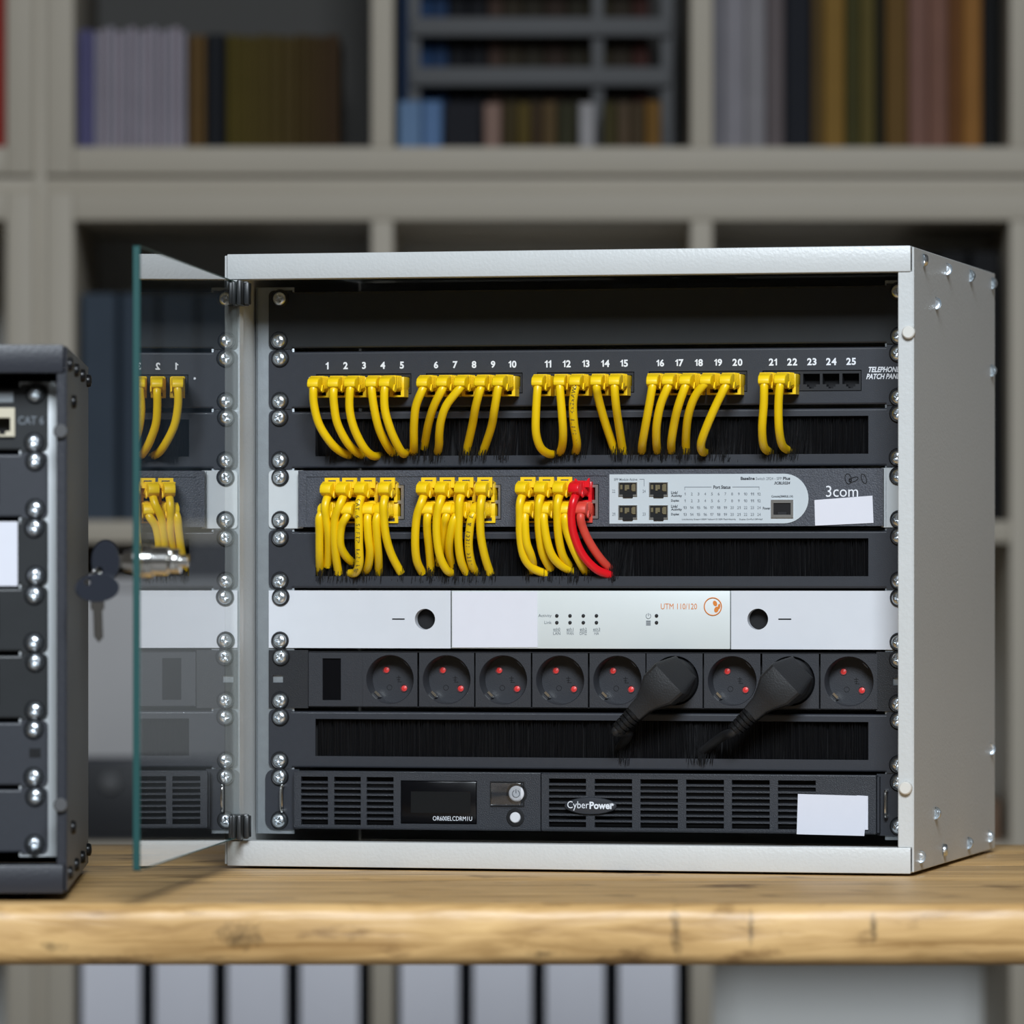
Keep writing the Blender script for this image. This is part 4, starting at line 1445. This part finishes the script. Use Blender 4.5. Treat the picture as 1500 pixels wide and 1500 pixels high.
# grille openings
gl_ = [(441, 480.5), (489.5, 528.5), (537, 576.5)]
gr_ = [(804, 858.5), (871, 926), (938, 993), (1005, 1060.5), (1072, 1127.5), (1139.5, 1195)]
zt = P2(500, 1137, BK, VU)[1] + 0.0004
zbt = P2(500, 1207, BK, VU)[1]
zt2 = P2(1000, 1143.5, BK, VU)[1]
zb2 = P2(1000, 1214.5, BK, VU)[1]
ZT_, ZB_ = (zt + zt2) / 2, (zbt + zb2) / 2
lc = (au(587, VU), au(698.5, VU), P2(640, 1207, BK, VU)[1], P2(640, 1143.5, BK, VU)[1])
sq = (au(718, VU), au(776, VU), P2(745, 1181.5, BK, VU)[1], P2(745, 1144.5, BK, VU)[1])
hl = [(au(a, VU), au(b, VU), ZB_, ZT_) for a, b in gl_] + [lc]
hr = [(au(a, VU), au(b, VU), ZB_, ZT_) for a, b in gr_]
for nm, a, b, hs in (('control_bezel', u0, S1 - .0004, hl), ('grille_bezel', S1 + .0004, u1, hr)):
    mb = MB().plate(a, b, z0 + .001, z1 - .001, VU, VU + 0.004, hs)
    mb.rbox(a, b, VU + 0.0003, VU + 0.012, z1 - .0016, z1, 0.0006)
    mb.rbox(a, b, VU + 0.0003, VU + 0.012, z0, z0 + .0016, 0.0006)
    bz_ = mb.build(nm, 'ups', up)
    sl = {}
    for h in hs:
        if h is lc:
            continue
        n = 8
        for q in range(1, n):
            zc_ = ZB_ + (ZT_ - ZB_) * q / n
            w_ = round(h[1] - h[0], 4)
            if w_ not in sl:
                sl[w_] = MB().prism([(0.0, 0.0008), (0.0, -0.0006), (0.0035, -0.0002), (0.0035, 0.0012)], -w_ / 2, w_ / 2, axis='x').mesh('slat', 'ups', 30)
            link('slat', sl[w_], bz_, ((h[0] + h[1]) / 2, VU + 0.0002, zc_))
MB().box(u0 + .001, u1 - .001, VU + 0.0125, 0.25, z0, z1).build('chassis', 'dark', up)
for sg in (-1, 1):
    lim = -u0 if sg < 0 else u1
    mb = MB().prism(ear_prof(sg, lim - 0.001, 0.2440 if sg < 0 else 0.2425, -0.0008, U - 0.0004, 0.007), 0.0, 0.0018, axis='y')
    a, b = sorted((sg * (lim + 0.0003), sg * (lim + 0.0018)))
    mb.box(a, b, VU + 0.004, 0.02, z0 + .001, z1 - .001)
    mb.build('mounting_ear', 'black', up)
    hu = at(412.5, 1168, -.006)[0] if sg < 0 else at(1297, 1180, -.006)[0]
    zc_ = 0.0225
    MB().tube(spline([(hu, 0.0, zc_ + .0093), (hu, -0.004, zc_ + .0093), (hu, -0.0062, zc_ + .0072), (hu, -0.0066, zc_), (hu, -0.0062, zc_ - .0072), (hu, -0.004, zc_ - .0093), (hu, 0.0, zc_ - .0093)], 5), 0.0013, 10).build('pull_handle', 'chrome', up)
d_ = MB().rbox(lc[0] + .0003, lc[1] - .0003, VU - 0.0004, VU + 0.003, lc[2] + .0003, lc[3] - .0003, 0.0012).build('display_window', 'lcd', up)
a, b = P2(602, 1192.5, BK, VU), P2(689.5, 1160, BK, VU)
MB().rbox(a[0], b[0], VU - 0.0006, VU - 0.0002, a[1] + .001, b[1], 0.0001, 1).build('screen', 'lcdglass', d_)
tx = MB()
ptext(tx, 'OR600ELCDRM1U', 634, 691.5, 1195.5, 1202.5, BK, VU - 0.00075, 0.0)
tx.build('display_lettering', 'print', d_, 0)
# power button behind a clear flip cover, mute button below
hs_ = MB().plate(sq[0], sq[1] - .004, sq[2], sq[3], VU - 0.0006, VU, [(sq[0] + .001, sq[1] - .005, sq[2] + .001, sq[3] - .001)])
hs_.build('button_frame', 'dark', up)
u, z = P2(757, 1162.5, BK, VU)
BTN = MB().lathe([(0, 0.0022), (0.0048, 0.0022), (0.0057, 0.0014), (0.0058, -0.001)], 28, TOY)
pb = BTN.build('power_button', 'button', up, 40, (u, VU - 0.0002, z))
pb['label'] = 'white power button'
sy = MB()
sy.tube([(.0027 * math.sin(a), -.0023, .0027 * math.cos(a)) for a in [math.radians(28 + 304 * q / 20) for q in range(21)]], 0.0003, 5)
sy.box(-.0003, .0003, -.0024, -.0022, .0004, .0034)
sy.build('power_symbol', 'printgrey', pb, 0)
MB().lathe([(0.0078, 0.0004), (0.0064, 0.0004), (0.0062, -0.0004), (0.0078, -0.0004)], 28, TOY).build('button_ring', 'dark', up, 40, (u, VU - 0.0002, z))
MB().rbox(sq[0] + .0012, sq[1] - .0058, VU - 0.0045, VU - 0.0034, sq[2] + .001, sq[3] - .001, 0.0005).build('clear_cover', 'clear', up)
u, z = P2(755, 1197.5, BK, VU)
MB().lathe([(0.0068, 0.0003), (0.0064, 0.0006), (0.0046, 0.0006), (0.0044, -0.001), (0.0068, -0.001)], 28, TOY).build('button_ring', 'dark', up, 40, (u, VU - 0.0001, z))
MB().lathe([(0, 0.0016), (0.0033, 0.0016), (0.0039, 0.001), (0.004, -0.001)], 24, TOY).build('mute_button', 'button', up, 40, (u, VU - 0.0002, z))['label'] = 'small white round button'
# oval badge
u, z = P2(865.5, 1180.5, BK, VU)
bd = MB()
n = 40
vs = []
for (f_, y_) in ((1.0, VU - 0.0002), (1.0, VU - 0.0013), (0.93, VU - 0.0022), (0.6, VU - 0.0026), (0.0, VU - 0.0026)):
    for q in range(n):
        a = 2 * math.pi * q / n
        vs.append((0.0194 * f_ * math.cos(a) + u, y_, 0.0063 * f_ * math.sin(a) + z))
fs = [(r_ * n + q, r_ * n + (q + 1) % n, (r_ + 1) * n + (q + 1) % n, (r_ + 1) * n + q) for r_ in range(4) for q in range(n)]
bo = bd.add(vs, fs).build('oval_badge', 'badge', up)
tx = MB()
ptext(tx, 'Cyber', 831, 862.5, 1173.5, 1187.5, BK, VU - 0.0029, 0.0)
ptext(tx, 'Power', 863.5, 899, 1174.3, 1185.5, BK, VU - 0.0029, 0.035)
tx.build('badge_lettering', 'print', bo, 0)
paper(up, BK, VU - 0.0012, [(1255, 1165), (1271.5, 1166), (1271.5, 1215.5), (1255, 1215.5)])
paper(up, BK, VU - 0.0018, [(1168.8, 1163), (1271, 1166), (1266, 1224.5), (1167, 1222)])
rack_screws(up)

# ------------------------------------------------------------------ patch cables
def plug_meshes(d1, d2, bmat, tab):
    hw = 0.0056
    base = MB()
    base.rbox(-hw, hw, -d1, 0.004, -0.0022, 0.0072, 0.0006)
    base.plate(-hw, hw, -0.0076, -0.0021, -d1 + 0.0003, -0.001, [(-0.0031, 0.0031, -0.0064, -0.0036)])
    bm_ = base.mesh('plug_housing', bmat, 40)
    L = d2 - d1
    f = lambda t: -d1 - L * t + 0.001
    prof = [(f(0), 0.0073), (f(.45), 0.0074), (f(.74), 0.0069), (f(.93), 0.0050), (f(1.0), 0.0022), (f(.99), -0.0006), (f(.82), -0.0020), (f(.66), -0.0032), (f(.5), -0.0034), (f(.3), -0.0026), (f(0), -0.0030)]
    boot = MB().prism(prof, -hw * .92, hw * .92, axis='x', r=0.0010, seg=3)
    boot.v = [(p[0] * (1 - 0.20 * max(0.0, min(1.0, (-p[1] - d1) / L))), p[1], p[2]) for p in boot.v]
    for q in range(4):
        v_ = f(0.10 + q * 0.13)
        boot.rbox(-hw * (.99 - .03 * q), hw * (.99 - .03 * q), v_ - 0.0007, v_ + 0.0007, -0.0010 - .0004 * q, 0.0078, 0.0003, 1)
    # side prong that shields the latch
    boot.prism([(f(.62), 0.001), (f(.70), -0.0035), (f(.60), -0.0048), (f(.50), -0.0042), (f(.46), 0.001)], hw * .74, hw * .96, axis='x', r=0.0003, seg=1)
    bo_ = boot.mesh('boot', bmat, 40)
    tb = None
    if tab == 'loop':
        t_ = MB().plate(-hw, hw, 0.0030, 0.0106, 0, 0.0018, [(-0.0030, 0.0030, 0.0068, 0.0088)])
        t_.rbox(-hw, hw, 0.0015, 0.008, 0.0066, 0.0080, 0.0003, 1)
        tb = t_.mesh('latch_tab', bmat, 40)
    elif tab == 'broken':
        t_ = MB().plate(-hw, hw, 0.0030, 0.0070, 0, 0.0018)
        t_.prism([(-hw, 0.0069), (-hw, 0.0094), (-hw + .0012, 0.0092), (-hw + .0026, 0.0070)], 0, 0.0018, axis='y')
        t_.prism([(hw, 0.0069), (hw, 0.0098), (hw - .0012, 0.0094), (hw - .0026, 0.0070)], 0, 0.0018, axis='y')
        tb = t_.mesh('latch_tab', bmat, 40)
    return bm_, bo_, tb


PATCH = plug_meshes(0.014, 0.0415, 'yellow2', None)
SWT = plug_meshes(0.010, 0.0275, 'yellow2', 'loop')
SWB = plug_meshes(0.008, 0.0245, 'yellow2', None)
REDT = plug_meshes(0.010, 0.0275, 'red', 'broken')
REDB = plug_meshes(0.008, 0.0245, 'red2', None)


def cable(uj, zj, meshes, d2, pts, vs, cmat, label, group, rad=0.0031, words=None, rise=0.0, tilt=0.0):
    # uj, zj rack coordinates of the jack; cord points are photograph points with their own depth
    o0 = Vector((uj, 0, zj))
    t = link('patch_cable', None)
    t.location = RACK @ o0
    t.rotation_euler = (0, 0, -TH)
    tag(t, label, 'cable', group)
    h_ = link('plug_housing', meshes[0], t)
    b_ = link('boot', meshes[1], t, (0, 0, 0), (0, 0, tilt))
    if meshes[2]:
        link('latch_tab', meshes[2], t, (0, -d2 * 0.62, 0))
    path = [Vector((math.sin(tilt) * (d2 - .012), -d2 + 0.013, 0.0026))]
    for (p, v_) in zip(pts, vs):
        path.append(Vector(at(p[0], p[1], v_)) - o0)
    sp = spline(path, 6)
    MB().tube(sp, rad, 14).build('cord', cmat, t, 60)
    if words:
        txt, s0, step, sgn, size = words
        L = [0]
        for a, b in zip(sp, sp[1:]):
            L.append(L[-1] + (b - a).length)
        mb = MB()
        for q, ch in enumerate(txt):
            if ch == ' ':
                continue
            s_ = s0 + step * q
            i = max(k for k in range(len(L)) if L[k] <= max(0, s_))
            i = min(i, len(sp) - 2)
            f_ = (s_ - L[i]) / max(1e-9, L[i + 1] - L[i])
            p = sp[i].lerp(sp[i + 1], min(1, f_))
            d = (sp[i + 1] - sp[i])
            d = Vector((d.x, 0, d.z)).normalized() * sgn
            nrm = Vector((-d.z, 0, d.x))
            vs_, fs_ = glyphs(ch, 0.0, 0.0)
            mb.add([tuple(p + d * (g_[0] - .3) * size + nrm * (g_[1] - .35) * size + Vector((0, -rad - 0.00025, 0))) for g_ in vs_], fs_)
        mb.build('printed_lettering', 'cordprint', t, 0)
    return t


zj = PK * U + zc - 0.0024
NW = 'one two three four five six seven eight nine ten eleven twelve thirteen fourteen fifteen sixteen seventeen eighteen nineteen twenty twenty-one twenty-two'.split()
for i, pts in enumerate(UP_C):
    n = len(pts)
    vs = []
    for q in range(n):
        f_ = q / (n - 1)
        vs.append(-0.0366 + 0.0426 * f_ ** 1.9)
    b0 = at(pts[0][0], pts[0][1], -0.0366)[0]
    tilt = max(-0.25, min(0.25, (b0 - jackpos[i]) / 0.04))
    words = None
    if i == 12:
        words = ('CAT.6 S/FTP 4x2xAWG', 0.0655, -0.0031, -1, 0.0042)
    cable(jackpos[i], zj, PATCH, 0.0415, pts, vs, 'yellow', 'yellow network cable plugged into the patch panel port marked %s' % NW[i], 'yellow cables in the patch panel', words=words, tilt=tilt)
ORD = ['first', 'second', 'third', 'fourth']
BL = {0: 'switch port block beside mounting ear', 1: 'middle switch port block', 2: 'switch port block beside status panel'}
for gi, cols in LOW.items():
    b = blocks[gi]
    zm = (b[2] + b[3]) / 2 + SK * U
    for ci, (jp, top, bot) in enumerate(cols):
        ju = au(jp, 0)
        red = gi == 2 and ci == 3
        for (kind, pts, ms, d2, dz, vst, ven) in (('lower', bot, REDB if red else SWB, 0.0245, -0.0078, -0.0205, 0.007), ('upper', top, REDT if red else SWT, 0.0275, 0.0074, -0.0232, 0.003)):
            n = len(pts)
            vs = [vst + (ven - vst) * (q / (n - 1)) ** 1.7 for q in range(n)]
            b0 = at(pts[0][0], pts[0][1], vst)[0]
            tilt = max(-0.28, min(0.28, (b0 - ju) / d2))
            words = None
            if gi == 0 and ci == 2 and kind == 'upper':
                words = ('CAT.6 S/FTP 4x2xAWG', 0.012, 0.0031, 1, 0.0042)
            if gi == 1 and ci == 3 and kind == 'lower':
                words = ('ISO/IEC 11801 & EN', 0.0600, -0.0030, -1, 0.0042)
            if red:
                lab = 'bright red network cable in the upper port beside the status panel' if kind == 'upper' else 'faded red network cable in the lower port beside the status panel'
                grp = 'red cables in the switch'
            else:
                lab = 'yellow cable in the %s row, %s port counted towards the status panel, of %s' % (kind, ORD[ci], BL[gi].replace('the port block', 'port block'))
                lab = 'yellow cable in %s row, %s column of %s' % (kind, ORD[ci], BL[gi])
                grp = 'yellow cables in the switch'
            cm = 'yellow' if not red else ('red' if kind == 'upper' else 'red2')
            cable(ju, zm + dz, ms, d2, pts, vs, cm, lab, grp, words=words, tilt=tilt)

# ------------------------------------------------------------------ black cabinet, half out of the picture
PH = math.radians(-2.0)
DF = 3.895
cx = (98 - 750) * DF / F
bo_ = Vector((cx - 0.255 * math.cos(PH), DF - D0 + 0.255 * math.sin(PH), 0.0))
bc = link('rack_cabinet', None, None, bo_, (0, 0, -PH))
tag(bc, 'smaller black steel rack cabinet standing on the table beside the open glass door', 'rack cabinet')
B0 = 0.005
BH = 0.361
Bz = B0 + 0.0245
for sg in (-1, 1):
    mb = MB()
    a, b = sorted((sg * 0.2534, sg * 0.255))
    mb.rbox(a, b, 0.0015, 0.386, B0 + .001, B0 + BH - .001, 0.0005, 1)
    a, b = sorted((sg * 0.2482, sg * 0.2540))
    mb.rbox(a, b, 0.0015, 0.0035, B0 + .0185, B0 + BH - .0185, 0.0005, 1)
    mb.build('side_panel', 'blackcab', bc)
for nm, za_, zb_ in (('top_panel', B0 + BH - .0185, B0 + BH), ('bottom_panel', B0, B0 + .0185)):
    mb = MB().rbox(-.2528, .2528, 0, 0.0022, za_, zb_, 0.0008)
    zz = zb_ - .0018 if nm == 'top_panel' else za_ + .0002
    mb.rbox(-.2528, .2528, 0.001, 0.386, zz, zz + .0016, 0.0005, 1)
    z3 = za_ if nm == 'top_panel' else zb_ - .0013
    mb.rbox(-.2528, .2528, 0.001, 0.016, z3, z3 + .0013, 0.0004, 1)
    mb.build(nm, 'blackcab', bc)
MB().box(-.2528, .2528, .3838, .3855, B0 + .002, B0 + BH - .002).build('back_panel', 'blackcab', bc)
RV = 0.030
for sg in (-1, 1):
    a, b = sorted((sg * 0.2515, sg * 0.222))
    MB().rbox(a, b, RV + .0016, RV + .0034, Bz - .002, Bz + 7 * U + .002, 0.0006).build('mounting_rail', 'earlight', bc)
for sx in (-0.22, 0.22):
    for sy in (0.04, 0.34):
        MB().lathe([(0, -0.005), (0.008, -0.005), (0.009, 0.0), (0, 0.0)], 18, Matrix.Translation((sx, sy, B0))).build('foot', 'washer', bc)
for (vy, z) in ((0.03, BH - .012), (0.14, BH - .012), (0.25, BH - .012), (0.36, BH - .012), (0.09, BH - .035), (0.03, .012), (0.14, .012), (0.25, .012), (0.36, .012), (0.08, .040)):
    link('side_screw', CAPB, bc, (0.255, vy, B0 + z), (0, math.pi / 2, 0))
for z in (0.304, 0.058):
    MB().lathe([(0, 0.0042), (0.0038, 0.0042), (0.0046, 0.0034), (0.0048, 0.0)], 20, TOY).build('bumper', 'trayplastic', bc, 40, (0.2508, 0.0016, B0 + z))
kinds = ['blank', 'slot', 'brush', 'brush', 'label', 'brush', 'patch']
names = {'patch': ('network_patch_panel', 'black patch panel with a cream jack in the black cabinet'), 'label': ('blank_panel', 'dark panel with a white paper label in the black cabinet'), 'slot': ('power_strip', 'dark panel with a square slot in the black cabinet')}
seen = 0
blab = ['lowest black panel in the black cabinet', '', 'black brush panel directly above the slotted panel in the black cabinet', 'black brush panel directly under the white-labelled panel in the black cabinet', '', 'black brush panel between the cream-jack panel and the white-labelled panel', '']
for k, kd in enumerate(kinds):
    nm, lb = names.get(kd, ('brush_panel' if kd == 'brush' else 'blank_panel', blab[k]))
    r = link(nm, None, None, bc.matrix_basis @ Vector((0, RV, Bz + k * U)), (0, 0, -PH))
    r.location = Matrix.Translation(bo_) @ Matrix.Rotation(-PH, 4, 'Z') @ Vector((0, RV, Bz + k * U))
    tag(r, lb, nm.replace('_', ' '))
    hs = []
    if kd == 'brush':
        hs = [(-0.209, 0.209, 0.0096, 0.0372)]
    if kd == 'patch':
        hs = [(0.2024, 0.2196, 0.010, 0.029)]
    sheet_panel(r, 'faceplate', 'gloss' if k in (2, 3, 4, 6) else 'black', hs)
    if kd == 'brush':
        mb = MB()
        for q in range(500):
            u = -.208 + .416 * q / 500
            L = random.uniform(.026, .029)
            mb.add([(u, .004, .0385), (u + .0007, .004, .0385), (u + .0007, .004 + .001 * (q % 2), .0385 - L), (u, .004 + .001 * (q % 2), .0385 - L)], [(0, 1, 2, 3)])
        o = mb.build('bristles', 'brush', r, 0)
        o['kind'] = 'stuff'
        MB().box(-.211, .211, .010, .03, .003, .042).build('dark_backing', 'dark', r)  # same added dark box, shade behind the bristles as colour
    if kd == 'label':
        MB().rbox(0.16, 0.2212, -0.0004, 0.0, -0.0002, 0.0425, 0.0001, 1).build('paper_label', 'paper', r)
    if kd == 'patch':
        jk = MB().plate(0.2026, 0.2194, 0.010, 0.029, -0.003, 0.01, [(0.2055, 0.2165, 0.0135, 0.0225), (0.2088, 0.2132, 0.0112, 0.0135)]).build('jack', 'cream', r)
        MB().box(.2026, .2194, .0101, .02, .010, .029).build('jack_back', 'dark', jk)
        MB().rbox(0.16, 0.2185, -0.0008, 0.0, 0.0325, 0.0400, 0.0003, 1).build('label_window', 'zinc', r)
        tx = MB()
        put_text(tx, 'CAT 6', 0.2215, 0.2385, 0.0180, 0.0235, -0.0002, 0.01)
        tx.build('printed_lettering', 'printgrey', r, 0)
    if kd == 'slot':
        MB().rbox(-.205, .2, -0.004, -.0001, 0.003, 0.0405, 0.0008).build('channel_face', 'strip', r)
        MB().box(0.2290, 0.2365, -0.0003, -0.0001, 0.0195, 0.0255).build('slot', 'dark', r)  # flat near-black patch on the face, painted shade of a hole
    rack_screws(r, (0.2325,))
